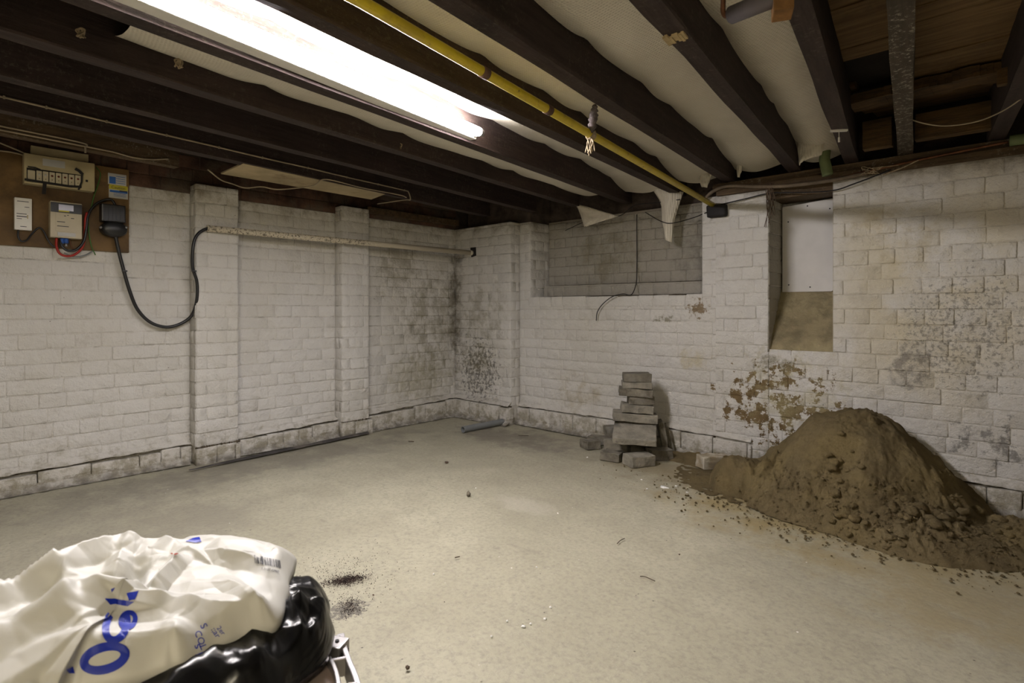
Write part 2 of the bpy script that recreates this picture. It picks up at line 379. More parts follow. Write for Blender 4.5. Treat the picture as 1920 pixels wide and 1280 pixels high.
def brick_field(parent, org, ax, rotz, spans, z0, z1, mat_fn, limit=None, phase=0, course=.075):
    """org + ax*s is the wall face; spans(z) gives the free intervals of s in that course; bricks are laid in English bond"""
    items = []; k = int(round(z0/course)); z = z0
    while z < z1-.02:
        ch = min(course, z1-z)
        zc = z+ch/2
        for (a, b) in spans(zc):
            L = .225 if (k+phase) % 2 == 0 else .1125; s = a + (0 if L == .225 else .056) + random.uniform(-.01, .01)
            edges = [a]
            while s < b-.03:
                if s > edges[-1]+.03: edges.append(s)
                s += L*(1+random.uniform(-.04, .04)) if random.random() > .06 else L*.75
            edges.append(b)
            if len(edges) > 2 and edges[-1]-edges[-2] < .03: edges.pop(-2)
            for e0, e1 in zip(edges, edges[1:]): items.append(((e0+e1)/2, e1-e0, zc, ch))
        z += ch; k += 1
    def size(it):
        p = org+ax*it[0]; p = Vector((p.x, p.y, it[2])); d = p-O; Z = d.dot(FW)
        if Z < .2 or abs(d.dot(RT)/Z) > .95: return 0
        return it[1]*it[3]/Z/Z*abs(Vector((ax.y, -ax.x, 0)).dot(d.normalized()))
    items.sort(key=size, reverse=True)
    rest = []
    for i, (s, L, zc, ch) in enumerate(items):
        p = org+ax*s; m = mat_fn(s, zc); nom = .225 if L > .155 else .1125
        me = random.choice(BR[(m.name, nom)])
        dy = random.uniform(-.0020, .0016)
        nrm = Vector((ax.y, -ax.x, 0))      # outward (local -Y)
        loc = Vector((p.x, p.y, zc+random.uniform(-.0012, .0012)))+nrm*(-dy)
        rot = (random.uniform(-.012, .012), random.uniform(-.008, .008), rotz+random.uniform(-.006, .006))
        sc = (L/nom, 1, ch/.075)
        if limit is None or i < limit:
            o = bpy.data.objects.new('brick', me); COL.objects.link(o); o.location = loc; o.rotation_euler = rot; o.scale = sc; o.parent = parent
        else: rest.append((me, Matrix.LocRotScale(loc, __import__('mathutils').Euler(rot), Vector(sc))))
    if rest:
        mb = MB()
        for me, Mx in rest: mb.add([Mx @ v.co for v in me.vertices], [tuple(p.vertices) for p in me.polygons])
        mats = [r[0].materials[0] for r in rest]; um = list(dict.fromkeys(mats))
        me2 = mb.mesh('brickwork', True)
        for m in um: me2.materials.append(m)
        i = 0
        for (me, _), m in zip(rest, mats):
            for q in range(len(me.polygons)): me2.polygons[i].material_index = um.index(m); i += 1
        link('brickwork', me2, parent=parent, kind='stuff')
EX, EY = Vector((1, 0, 0)), Vector((0, 1, 0))
def cut(iv, holes):
    out = [iv]
    for h0, h1 in holes:
        nx = []
        for a, b in out:
            if h1 <= a or h0 >= b: nx.append((a, b)); continue
            if h0 > a+.02: nx.append((a, h0))
            if h1 < b-.02: nx.append((h1, b))
        out = nx
    return out

# ================================================================ SETTING
# floor
def floor_fn(u, v):
    x = XL-.1+u*(X_R-XL+.2); y = Y_N-.1+v*(YB+.35-Y_N); z = fbm(x*.9, y*.9, 1)*.004 + fbm(x*4, y*4, 3)*.0012
    return (x, y, z-.004)
link('floor', grid_mesh('floor', 150, 150, floor_fn), CONC, kind='structure')
# floor above
ceil_o = MB().box((XL-.2, Y_N-.2, CZ+.03), (X_R+.2, YB+.5, CZ+.12)).obj('ceiling', DARK, kind='structure')

# ---- left wall
wl = empty('wall_left', (0, 0, 0), kind='structure')
MB().box((XL-.2, Y_N, -.05), (XL-.0005, YR+.1, ZT)).obj('mortar_bed', PAINT_J, wl)
MB().box((XL-.2, Y_N, ZT), (XL-.0015, YR+.1, CZ+.03)).obj('raw_mortar_bed', RAW_J, wl)
P1 = (1.135, 1.37); P2 = (2.075, 2.29); PD = .098
LEDGE_L = .085
topmat = lambda s, z: RAW if z > ZT else PAINT
brick_field(wl, Vector((XL, 0, 0)), EY, math.pi/2, lambda z: cut((-.35, YC+.01), [P1, P2]), .1, ZT, topmat, 300, 0)
brick_field(wl, Vector((XL, 0, 0)), EY, math.pi/2, lambda z: [(.3, YC+.01)], ZT, ZT+.225, topmat, None, 1)
for q, (a, b) in enumerate((P1, P2)):
    pl = MB().box((XL-.05, a+.001, 0), (XL+PD-.0005, b-.001, ZT+.03)).obj('pilaster', PAINT_J, wl)
    brick_field(pl, Vector((XL+PD, 0, 0)), EY, math.pi/2, lambda z: [(a, b)], .1, ZT+.045, lambda s, z: PAINT if z < ZT+.03 else RAW, None, q)
    brick_field(pl, Vector((XL, a, 0)), EX, 0, lambda z: [(.004, PD)], .1, ZT+.045, lambda s, z: PAINT, None, q)
    brick_field(pl, Vector((XL, b, 0)), Vector((-1, 0, 0)), math.pi, lambda z: [(-PD, -.004)], .1, ZT+.045, lambda s, z: PAINT, None, q)
# rough brick plinth along the left wall
def plinth(parent, a, b, x0, prot, axis, h0, h1, name='plinth_brick'):
    s = a; i = 0
    while s < b-.02:
        L = random.uniform(.10, .125) if random.random() < .6 else random.uniform(.19, .23); L = min(L, b-s)
        t = (s-a)/(b-a); h = h0+(h1-h0)*t+random.uniform(-.006, .006); pr = prot+random.uniform(-.006, .008)
        mb = MB()
        if axis == 'y': mb.box((x0-.03, s+.002, -.02), (x0+pr, s+L-.001, h), bev=.007)
        else: mb.box((s+.002, x0+.03, -.02), (s+L-.001, x0-pr, h), bev=.007)
        mb.obj('brick', PAINT_J, parent, True, .005, 22); s += L; i += 1
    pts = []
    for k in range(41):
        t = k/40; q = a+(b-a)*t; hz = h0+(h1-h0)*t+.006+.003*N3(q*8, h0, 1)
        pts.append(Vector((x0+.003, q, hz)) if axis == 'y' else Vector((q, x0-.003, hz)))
    MB().tube(pts, .0075, 6, rf=lambda t: .25+1.5*abs(N3(t*22, a, 2))).obj('dark_crack_strip', CRACK, parent, True)  # dark strip standing in for the shadow crack above the plinth
    if prot > .025:
        def lg(u, v):
            q = a+(b-a)*u; hz = h0+(h1-h0)*u+.016; o = (prot*.9+.012*N3(q*14, v, 5))*(1-v)+.001; zz_ = hz+.028*v**1.5+.006*fbm(q*12, v*2, 1)
            return (x0+o, q, zz_) if axis == 'y' else (q, x0-o, zz_)
        o_ = link('mortar_ledge', grid_mesh('mortar_ledge', int((b-a)*90)+8, 5, lg), PAINT_J, parent); md = o_.modifiers.new('t', 'SOLIDIFY'); md.thickness = .006
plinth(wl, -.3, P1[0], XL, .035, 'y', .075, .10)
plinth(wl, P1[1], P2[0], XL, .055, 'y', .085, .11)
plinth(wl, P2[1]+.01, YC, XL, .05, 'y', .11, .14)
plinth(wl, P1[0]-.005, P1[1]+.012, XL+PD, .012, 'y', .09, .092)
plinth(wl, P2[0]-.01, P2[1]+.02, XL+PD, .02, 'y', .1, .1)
def fillet(name, fn, n, parent, mat):     # crumbled mortar along a wall foot
    def g(u, v):
        p, out, h = fn(u); k = fbm(u*n*.13, v*2, 4)
        return p+out*(v*(.045+.02*k))+UP*(h*(1-v)**1.6+.004*k+.001)
    return link(name, grid_mesh(name, n, 6, g), mat, parent)
fillet('mortar_fillet', lambda u: (Vector((XL+.03, -.3+u*(P1[0]+.28), 0)), EX, .035), 220, wl, PAINT_J)
fillet('mortar_fillet', lambda u: (Vector((XL+.05, P1[1]+u*(P2[0]-P1[1]), 0)), EX, .03), 130, wl, PAINT_J)
fillet('mortar_fillet', lambda u: (Vector((XL+.045, P2[1]+u*(YC-P2[1]), 0)), EX, .03), 130, wl, PAINT_J)
# timber fixed along the wall head
a = on_x(-60, 285, XL+.03); b = on_x(330, 311, XL+.03)
MB().box((XL+.002, P2[1]+.02, 1.615), (XL+.05, YC, 1.66)).obj('wall_batten', OLDWOOD, wl, jitter=.004, label='brown timber along the wall head near the corner')

# ---- back wall
wb = empty('wall_back', (0, 0, 0), kind='structure')
X1 = -3.01                                   # right end of the corner pier
RX0, RX1 = -2.895, -1.50; RZ = .99           # high recess
NX0, NX1 = -1.108, -.785; NZ = .66           # flue opening
XE = X_R
bed = MB()
bed.box((X1-.02, YB+.0005, -.05), (RX0, YR+.2, ZT)).box((RX0, YB+.0005, -.05), (RX1, YR+.2, RZ-.002)).box((RX1, YB+.0005, -.05), (NX0, YR+.2, ZT-.005))
bed.box((NX0, YB+.0005, -.05), (NX1, YR+.2, NZ-.01)).box((NX1, YB+.0005, -.05), (XE, YR+.2, ZT-.005)); pass
bed.box((NX0, YR+.02, NZ-.01), (NX1, YR+.2, ZT))
bed.obj('mortar_bed', PAINT_J, wb)
MB().box((XL, YR+.02, ZT-.02), (XE, YR+.3, CZ+.03)).box((X1-.6, YC+.1, ZT), (RX0, YR+.05, CZ)).obj('raw_mortar_bed', RAW_J, wb)
def back_spans(z):
    h = []
    if z > RZ: h.append((RX0, RX1))
    if z > NZ: h.append((NX0, NX1))
    if z > 1.475: h.append((-1.5, -1.36))
    return cut((X1, 1.0), h)
brick_field(wb, Vector((0, YB, 0)), EX, 0, back_spans, .0, ZT-.003, topmat, 300, 0)
pier = MB().box((XL, YC+.0005, -.05), (X1-.0005, YB+.05, ZT+.0)).obj('pilaster', PAINT_J, wb)
brick_field(pier, Vector((0, YC, 0)), EX, 0, lambda z: [(XL+.005, X1)], .14, ZT, topmat, None, 0)
brick_field(pier, Vector((X1, 0, 0)), EY, math.pi/2, lambda z: [(YC, YB)], .14, ZT, topmat, None, 1)
rec = empty('recess', (0, 0, 0), parent=wb)
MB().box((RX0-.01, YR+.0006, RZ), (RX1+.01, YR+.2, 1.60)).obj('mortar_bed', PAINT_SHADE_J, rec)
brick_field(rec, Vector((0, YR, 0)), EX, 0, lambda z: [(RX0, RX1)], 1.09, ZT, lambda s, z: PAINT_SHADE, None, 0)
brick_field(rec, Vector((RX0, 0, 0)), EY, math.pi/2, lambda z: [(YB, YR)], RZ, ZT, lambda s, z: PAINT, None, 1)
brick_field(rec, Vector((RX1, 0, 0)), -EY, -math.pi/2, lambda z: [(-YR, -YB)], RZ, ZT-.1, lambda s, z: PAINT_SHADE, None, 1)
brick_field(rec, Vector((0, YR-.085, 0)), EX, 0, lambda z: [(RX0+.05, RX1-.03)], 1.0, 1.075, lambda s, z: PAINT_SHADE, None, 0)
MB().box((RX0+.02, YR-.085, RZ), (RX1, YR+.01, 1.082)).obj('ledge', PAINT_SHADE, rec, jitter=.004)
for zz_, yy_ in ((1.084, YR-.003), (.996, YR-.086)):
    MB().tube([Vector((RX0+.01+(RX1-RX0-.02)*k/30, yy_-.001, zz_+.003*N3(k*.5, zz_, 1))) for k in range(31)], .006, 6).obj('dark_crack_strip', CRACK, rec, True)  # dark strips drawn as the groove lines of the ledge
s = RX0-.02
while s < RX1-.05:                            # sill bricks
    L = min(.112*random.choice((1, 1, 1.9)), RX1+.02-s)
    MB().box((s+.003, YB-.006, RZ-.07), (s+L-.003, YB+.14, RZ+.004+random.uniform(-.004, .003)), bev=.006).obj('brick', PAINT, rec, True, .003, 20); s += L
# pier that stands a little proud beside the recess
MB().box((-1.415, YB-.004, .0), (NX0-.0, YB+.02, ZT-.01)).obj('pilaster_face', PAINT_J, wb)
brick_field(wb.children[-1], Vector((0, YB-.0045, 0)), EX, 0, lambda z: cut((-1.415, NX0), [] if z < 1.40 or z > 1.5 else [(-1.42, -1.33)]), .02, ZT-.012, topmat, None, 1)
# chute behind the flue opening
ch = empty('flue_opening', (0, 0, 0), parent=wb)
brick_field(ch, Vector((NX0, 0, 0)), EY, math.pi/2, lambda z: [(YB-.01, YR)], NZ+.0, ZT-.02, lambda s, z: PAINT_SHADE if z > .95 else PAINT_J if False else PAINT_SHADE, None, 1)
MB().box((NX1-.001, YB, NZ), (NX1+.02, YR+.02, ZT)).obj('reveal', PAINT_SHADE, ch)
def chute(u, v):
    x = NX0-.004+u*(NX1-NX0+.008); y = YB+.004+v*(YR-YB-.02); z = NZ+.002+(1.02-NZ)*v**.85
    k = fbm(x*9, y*9, z*9, 5)*.018*(1 if .03 < v else .3); return (x, y+k, z+k*.6)
link('chute_slope', grid_mesh('chute_slope', 40, 50, chute), CEMENT, ch)
MB().box((NX0, YB+.03, 1.525), (NX1, YR, 1.60)).obj('lintel', OLDWOOD, ch, jitter=.004)
# plinth bricks showing below the crack
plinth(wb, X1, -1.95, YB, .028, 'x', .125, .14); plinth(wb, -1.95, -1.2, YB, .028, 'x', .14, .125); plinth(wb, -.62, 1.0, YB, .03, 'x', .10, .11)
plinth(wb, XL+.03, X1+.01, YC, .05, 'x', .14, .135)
fillet('mortar_fillet', lambda u: (Vector((XL+.03+u*(X1-XL), YC-.045, 0)), -EY, .03), 110, wb, PAINT_J)
fillet('mortar_fillet', lambda u: (Vector((X1+u*1.9, YB-.025, 0)), -EY, .035), 240, wb, PAINT_J)
fillet('mortar_fillet', lambda u: (Vector((-.7+u*1.7, YB-.028, 0)), -EY, .035), 240, wb, PAINT_J)
# ---- walls behind the viewer
MB().box((X_R, Y_N, -.05), (X_R+.2, YR+.2, CZ+.03)).obj('wall_right', PLAIN, kind='structure')
MB().box((XL-.2, Y_N-.2, -.05), (X_R+.2, Y_N, CZ+.03)).obj('wall_rear', PLAIN, kind='structure')

# ================================================================ CEILING TIMBERS
def rough_beam(name, p, q, wdt, h, mat, parent=None, amp=.003, nseg=40, **k):
    """beam whose left bottom edge runs p->q; local X along it"""
    p = Vector(p); q = Vector(q); d = q-p; L = d.length; ang = math.atan2(d.y, d.x)
    vs = []; fs = []; sec = [(0, 0), (-wdt*.5, 0), (-wdt, 0), (-wdt, h*.33), (-wdt, h*.66), (-wdt, h), (0, h), (0, h*.66), (0, h*.33)]
    n = len(sec); seed = random.uniform(0, 50)
    for i in range(nseg+1):
        x = L*i/nseg
        for j, (y, z) in enumerate(sec):
            y2 = y+N3(x*2.5, j*7.1, seed)*amp*1.6; z2 = z+(N3(x*3, j*5.3, seed+9)*amp if z < h*.9 else 0)
            vs.append((x, y2, z2))
    for i in range(nseg):
        for j in range(n): fs.append((i*n+j, (i+1)*n+j, (i+1)*n+(j+1) % n, i*n+(j+1) % n))
    fs += [tuple(range(n)), tuple(range(nseg*n+n-1, nseg*n-1, -1))]
    me = bpy.data.meshes.new(name); me.from_pydata(vs, [], fs); me.update(); me.materials.append(mat)
    bm = bmesh.new(); bm.from_mesh(me); bmesh.ops.recalc_face_normals(bm, faces=bm.faces); bm.to_mesh(me); bm.free()
    o = bpy.data.objects.new(name, me); COL.objects.link(o); o.location = p; o.rotation_euler = (0, 0, ang)
    if parent: o.parent = parent
    return meta(o, **k)
JW, JH = .060, CZ+.02-ZB
# name: (px at picture top of the left bottom edge, vanishing x, end y, width)
JL = [(-1700, 1722, 2.7), (-1350, 1722, 'cut'), (-997, 1720, 3.2), (-601, 1720, 3.3), (-236, 1722, 3.33), (111, 1716, 3.50), (473, 1727, 3.52),
      (804, 1742, 3.53), (1182, 1716, 3.36), (1464, 1690, 3.36), (1661, 1705, 3.36), (1965, 1715, 3.36), (2330, 1718, 3.36), (2690, 1718, 3.36), (3050, 1718, 3.36), (3400, 1718, 3.36)]
JLAB = ['dark ceiling joist furthest left, running into the left wall head',
        'short brown joist ending above the board, cream cables on its side', 'dark ceiling joist carrying the clipped cream cable',
        'dark ceiling joist, next right of the one with the cream cable', 'dark ceiling joist, second left of the fluorescent tube',
        'dark ceiling joist the fluorescent tube is fixed to', 'dark ceiling joist between the tube and the yellow pipe',
        'dark ceiling joist right of the yellow pipe, with the knotted string below', 'dark ceiling joist with a pale splintered notch on its underside',
        'dark ceiling joist with a rusty block against its side, left of the bare floorboards',
        'greyish ceiling joist spattered with white, between bare floorboards', 'rightmost ceiling joist, at the right edge of the photo',
        'ceiling joist beyond the right edge, nearest', 'ceiling joist beyond the right edge, second', 'ceiling joist beyond the right edge, third', 'ceiling joist beyond the right edge, last']
J = []
for i, (x0, vx, ye) in enumerate(JL):
    p0 = on_z(x0, 0, ZB); d = (FW+RT*((vx-CX)/F_PX)).normalized()
    if ye == 'cut': ye = on_z(327, 316, ZB).y
    q = p0+d*((ye-p0.y)/d.y); p = p0+d*((Y_N+.05-p0.y)/d.y)
    if p.x < XL: p = p0 + d*((XL+.02-p0.x)/d.x) if abs(d.x) > 1e-6 else p
    # a joist that would run into the left wall ends on it
    if q.x < XL+.07: q = p0+d*((XL+.07-p0.x)/d.x)
    m = JOIST_W if i == 10 else (OLDWOOD if i == 1 else JOIST)
    rough_beam('joist', p, q, JW, JH, m, label=JLAB[i], cat='joist', group='ceiling joists', kind='thing')
    J.append((p, q, d))
# sheets slung between joists
sheets = [(4, 5, .5), (5, 6, .95), (6, 7, 1), (7, 8, 1), (8, 9, 1)]
SLAB = ['white insulation sheet in the narrow bay just left of the tube', 'brightly lit white insulation sheet in the bay right of the tube',
        'white insulation sheet above the yellow pipe', 'white insulation sheet left of the notched joist', 'white insulation sheet right of the notched joist, by the grey pipe']
for k, (a, b, _) in enumerate(sheets):
    pa, qa, da = J[a]; pb, qb, db = J[b]; y0, y1 = (Y_N+.1, 3.33)
    if k == 0: y0 = on_z(214, 42, ZB+.13).y
    if k == 1: y1 = 3.40
    if k == 2: y1 = 3.38
    ndir = Vector((da.y, -da.x, 0))
    def fn(u, v, y0=y0, y1=y1):
        y = y0+(y1-y0)*v
        xa = (pa+da*((y-pa.y)/da.y)).x+JW/da.y; xb = (pb+db*((y-pb.y)/db.y)).x
        x = xa+(xb-xa)*u; e = 4*u*(1-u)
        sc = abs(math.sin(y*7.5+k*1.3+N3(y*2, k, 0)*2))
        z = ZB+.138-.014*(1-e)*sc*1.2-.030*e + fbm(x*3, y*2.2, k*5)*.016*e + N3(x*9, y*5, k)*.004 + .012*(1-e)
        if k == 0: z -= .055
        if v > .93: z -= (v-.93)/.07*.07*(1 if k > 0 else 0)
        return (x, y, min(z, CZ-.005))
    link('insulation_sheet', grid_mesh('insulation_sheet', 22, 220, fn), SHEET, label=SLAB[k], cat='insulation sheet', group='insulation sheets between the joists', kind='thing')
# hanging ends of the sheets
def flap(name, pts, y, label, bend=.03):
    P = [on_y(px, py, y) for px, py in pts]; rows = len(P)//2; vs = []; fs = []; nu = 8; nv = 10
    def at(u, v):
        t = v*(rows-1); i = min(int(t), rows-2); f = t-i
        l = P[i*2].lerp(P[i*2+2], f); r = P[i*2+1].lerp(P[i*2+3], f); q = l.lerp(r, u)
        q.y -= bend*math.sin(u*math.pi)*(1-.3*v)+.012*N3(u*3, v*3, 2); return q
    o = link(name, grid_mesh(name, nu, nv, at), SHEET, label=label, cat='insulation flap', kind='thing')
    md = o.modifiers.new('t', 'SOLIDIFY'); md.thickness = .004
flap('insulation_flap', [(1222, 352), (1282, 360), (1240, 380), (1274, 382), (1242, 412), (1264, 412), (1246, 432), (1262, 434), (1247, 448), (1260, 455)], 3.40, 'white strip of insulation hanging down in front of the high recess')
flap('insulation_flap', [(1080, 384), (1088, 384), (1084, 392), (1130, 397), (1090, 404), (1160, 405), (1093, 416), (1135, 413), (1096, 425), (1100, 424)], 3.36, 'small triangle of insulation sheet hanging above the left end of the recess', .01)
flap('insulation_flap', [(1312, 322), (1338, 326), (1312, 338), (1330, 340), (1316, 350), (1326, 352)], 3.28, 'torn end of insulation sheet beside the yellow pipe end', .01)
flap('insulation_flap', [(1382, 300), (1392, 305), (1382, 318), (1390, 320), (1384, 332), (1387, 333)], 3.25, 'thin torn tongue of insulation sheet above the white pier', .008)
flap('insulation_flap', [(1490, 262), (1548, 265), (1496, 280), (1540, 290), (1500, 310), (1506, 300)], 3.12, 'torn insulation sheet end left of the green pipe', .015)
# bare floorboards over the right-hand bays, children of the ceiling
y = Y_N+.1; bi = 0; YGAP = on_z(1600, 112, CZ).y
xj = lambda k, yy: (J[k][0]+J[k][2]*((yy-J[k][0].y)/J[k][2].y)).x+.03
xs0 = lambda yy: xj(9, yy)
YG2 = on_z(1716, 158, CZ).y
while y < YGAP-.05:
    wd = .112; e = min(y+wd-.003, YGAP)
    MB().box((xs0(y), y, CZ+random.uniform(-.005, .005)), (xj(10, y) if y+wd > 0 else X_R, e, CZ+.026)).obj('floorboard', PLANKM, ceil_o); y += wd
y = .004
while y < YG2-.03:
    wd = .112; e = min(y+wd-.004, YG2)
    MB().box((xj(10, y)+.002, y, CZ+random.uniform(-.005, .005)), (X_R, e, CZ+.026)).obj('floorboard', PLANKM, ceil_o); y += wd
for yy, x0, x1, dz in ((YGAP+.30, xs0(2.4), -.62, .01), (YG2+.16, -.60, X_R, .0), (YG2+.30, xs0(2.5), X_R, .01)):
    MB().box((x0, yy, CZ+dz), (x1, yy+.10, CZ+dz+.02)).obj('floorboard', ROT, ceil_o, jitter=.02, jscale=6)
mb = MB(); n_ = 26                             # split rotten board hanging near the back wall
for i in range(n_):
    x = -.60+i*.022; h = .02+.02*abs(N3(i*.4, 1, 1)); yo = .03*N3(i*.25, 3, 2)
    mb.box((x, 2.78+yo, CZ-.055+h*.2), (x+.023, 2.90+yo+.02*N3(i*.6, 1, 1), CZ-.02+h*.3))
mb.obj('broken_floorboard', ROT, ceil_o, jitter=.01, jscale=9, label='split rotten floorboard with a splintered edge')
# short noggins and infill timbers near the wall plate
def nog(px0, px1, y, z0, z1, mat, label, t=.05):
    a = on_y(px0, 250, y); b = on_y(px1, 250, y)
    return MB().box((a.x, y, z0), (b.x, y+t, z1), bev=.003).obj('noggin', mat, jitter=.004, jscale=10, label=label, cat='timber', group='short timbers at the wall head', kind='thing')
nog(1617, 1672, 3.12, 1.665, 1.80, ROT, 'short brown timber between joists left of the spattered joist')
nog(1716, 1862, 3.13, 1.67, 1.79, ROT, 'brown timber between the spattered joist and the rightmost joist')
nog(1868, 1990, 2.62, 1.69, 1.75, ROT, 'thin orange-brown batten at the right edge, crossed by the sagging wire', .03)
# wall plate along the back wall, made of layered old timbers
MB().box((-1.40, YB-.028, 1.578), (X_R, YB+.16, 1.612)).obj('wall_plate', OLDWOOD, jitter=.006, jscale=5, label='lower weathered timber along the top of the back wall', cat='timber', kind='thing')
MB().box((-1.43, YB-.008, 1.613), (X_R, YB+.16, 1.652)).obj('wall_plate', OLDWOOD, jitter=.005, jscale=6, label='upper weathered timber plate under the joist ends on the back wall', cat='timber', kind='thing')
# pale panel on the joists above the pilasters
q = [on_z(456, 307, ZB-.002), on_z(722, 364, ZB-.002), on_z(696, 374, ZB-.002), on_z(414, 326, ZB-.002)]
mb = MB(); mb.add([v+UP*dz for dz in (0, .008) for v in q], [(0, 1, 2, 3), (7, 6, 5, 4), (0, 4, 5, 1), (1, 5, 6, 2), (2, 6, 7, 3), (3, 7, 4, 0)])
mb.obj('ceiling_panel', PALEB, label='long pale stained board fixed under the joists above the two pilasters', cat='board', kind='thing', jitter=.0)

# splintered notch on joist 9
nt = on_z(1268, 70, ZB-.001); mb = MB(); dd = J[8][2]; sd = Vector((dd.y, -dd.x, 0))
for i in range(7):
    o_ = nt+sd*(-.028+.0085*i)+dd*random.uniform(-.006, .006); L = .045+random.uniform(-.012, .01)
    Mx = Matrix.Translation(o_) @ Matrix.Rotation(math.atan2(dd.y, dd.x), 4, 'Z')
    mb.box((-L/2, -.004, -.003-random.random()*.003), (L/2, .0038, .002), Mx)
mb.obj('splintered_notch', simple('fresh_wood', (.42, .32, .17), .8, .2, 20, .3), label='pale splintered scar on the underside of a joist', cat='wood splinter', kind='thing')

# ================================================================ FLUORESCENT LIGHT
def batten(p0, p1, side, L_m, lab, cap=True):
    d = (p1-p0).normalized(); root = empty('fluorescent_light', (p0+p1)/2+Vector((0, 0, 0)), lab, 'light', kind='thing')
    ang = math.atan2(d.y, d.x); L = (p1-p0).length
    Mx = Matrix.Translation(p0) @ Matrix.Rotation(ang, 4, 'Z')
    MB().box((-.03, side*.036, -.02), (L+.03, side*.094, .025), Mx, bev=.004).obj('body', WHITE_P, root)
    MB().tube([p0, p0+(p1-p0)*.25, p0+(p1-p0)*.5, p0+(p1-p0)*.75, p1], .019, 16).obj('tube', L_m, root, True)
    for e, s in ((p0, -1), (p1, 1)):
        MB().tube([e, e+d*s*.012, e+d*s*.022], .0195, 16, rf=lambda t: 1-.15*t).obj('end_cap', ALU, root, True)
        MB().box((-.008 if s < 0 else L-.002, side*.02, -.016), (.004 if s < 0 else L+.012, side*.04, .016), Mx).obj('lamp_holder', WHITE_P, root)
    return root
zt = ZB+.03
e1 = at_Z(898, 247, (zt-CAM_Z)*F_PX/(HY-247)); e0 = on_z(330, 0, zt); dv = (e1-e0).normalized(); e0 = e1-dv*1.5
batten(e0, e1, 1, TUBE, 'long lit fluorescent tube on a batten fixed to a ceiling joist')
r0 = Vector((1.15, -1.9, ZB-.06)); batten(r0+dv*1.5, r0, 1, TUBE2, 'second lit fluorescent tube behind the viewer')

# ================================================================ YELLOW GAS PIPE
zy = ZB-.035
y0_ = on_z(672, 0, zy); y1_ = on_y(1338, 385, YB-.02)
ext = y0_-(y1_-y0_).normalized()*1.8; ext.z = zy
gp = empty('gas_pipe', y0_, 'yellow metal gas pipe with rusty bands running under the joists', 'pipe', kind='thing')
line = [ext, y0_, y0_.lerp(y1_, .33), y0_.lerp(y1_, .66), y1_]
MB().tube(line, .0155, 16).obj('pipe_run', YEL, gp, True)
for px, py in ((908, 129), (1027, 196)):
    t = (px-672)/(1338-672)
    # pick the point of the run that projects there
    best = min((y0_.lerp(y1_, k/400) for k in range(401)), key=lambda P_: abs(CX+F_PX*(P_-O).dot(RT)/(P_-O).dot(FW)-px))
    dn = (y1_-y0_).normalized(); MB().tube([best-dn*.014, best+dn*.014], .0175, 16).obj('rusty_band', BAND, gp, True)
# dark socket the pipe enters
so = on_y(1345, 396, YB-.02)
MB().box((so.x-.055, YB-.05, so.z-.035), (so.x+.055, YB+.05, so.z+.04), bev=.012).obj('pipe_sleeve', BLKM, jitter=.008, jscale=20, smooth=True, label='crumbling dark sleeve in the wall where the yellow pipe ends', cat='pipe sleeve', kind='thing')
# knotted string holding the pipe
kp = min((y0_.lerp(y1_, k/400) for k in range(401)), key=lambda P_: abs(CX+F_PX*(P_-O).dot(RT)/(P_-O).dot(FW)-1107))
kn = empty('knotted_string', kp, 'dark knotted rag and string tied round the yellow pipe', 'string', kind='thing')
top = on_z(1116, 197, ZB); mb = MB()
mb.tube(spline([top, top.lerp(kp, .3), top.lerp(kp, .6)+Vector((0, 0, -.01)), kp]), .009, 8, rf=lambda t: .8+.9*math.sin(t*math.pi)+.3*math.sin(t*40)); mb.obj('rag', COBW, kn, True, jitter=.006, jscale=50)
mb = MB()
for i in range(4):
    u = dn.orthogonal().normalized(); v = dn.cross(u); c = kp+dn*(i*.007-.01)
    mb.tube([c+(u*math.cos(a)+v*math.sin(a))*(.0185+.002*math.sin(a*3+i)) for a in [2*math.pi*k/14 for k in range(15)]], .0028, 6)
for i in range(6):
    a = kp+Vector((random.uniform(-.012, .012), random.uniform(-.012, .012), -.015)); mb.tube(spline([a, a+Vector((random.uniform(-.02, .02), 0, -.02)), a+Vector((random.uniform(-.02, .02), .01, -.045-.02*random.random()))], 5), .0026, 5)
mb.obj('string', STRING, kn, True)

# ================================================================ LEFT WALL CONDUIT AND CABLE
XP = XL+PD+.028
pa = on_x(388, 428, XP); pb = on_x(884, 474, XP-.0)
cd = empty('conduit', pa, 'long white conduit pipe across the pilasters of the left wall', 'pipe', kind='thing')
pb = on_y(886, 474, YC-.002); pb.x = max(pb.x, XP-.04)
MB().pipe(pa, pb, .0195, .016).obj('pipe_run', COND_S, cd, True)
MB().pipe(pb+(pa-pb).normalized()*.0, pb+(pa-pb).normalized()*.03, .021, .015).obj('socket', COND, cd, True)
hb = on_y(889, 471, YC); MB().box((hb.x-.035, YC-.008, hb.z-.04), (hb.x+.03, YC+.02, hb.z+.035), bev=.004).obj('crumbled_hole', BLKM, wb, jitter=.016, jscale=25, smooth=True)
# ---- board with the electrics
XB = XL+.022
bd_a = on_x(-30, 384, XB); bd_b = on_x(242, 404, XB)
zt_, zb_ = on_x(120, 300, XB).z, on_x(120, 466, XB).z
MB().box((XL+.003, bd_a.y, zb_), (XB, bd_b.y, zt_), bev=.002).obj('mounting_board', PLY, label='brown plywood board on the left wall carrying the electrics', cat='board', kind='thing')
def lw(px0, px1, pt, pb_, d0, d1, mat, name, parent=None, bev=.003, smooth=False, **k):
    c = (px0+px1)/2; x = XL+d1; a = on_x(px0, HY, x); b = on_x(px1, HY, x)
    return MB().box((XL+d0, a.y, on_x(c, pb_, x).z), (x, b.y, on_x(c, pt, x).z), bev=bev).obj(name, mat, parent, smooth, **k)
def lwp(px, py, d): return on_x(px, py, XL+d)
def emp(name, px, py, label, cat): return empty(name, lwp(px, py, .022), label, cat, kind='thing')
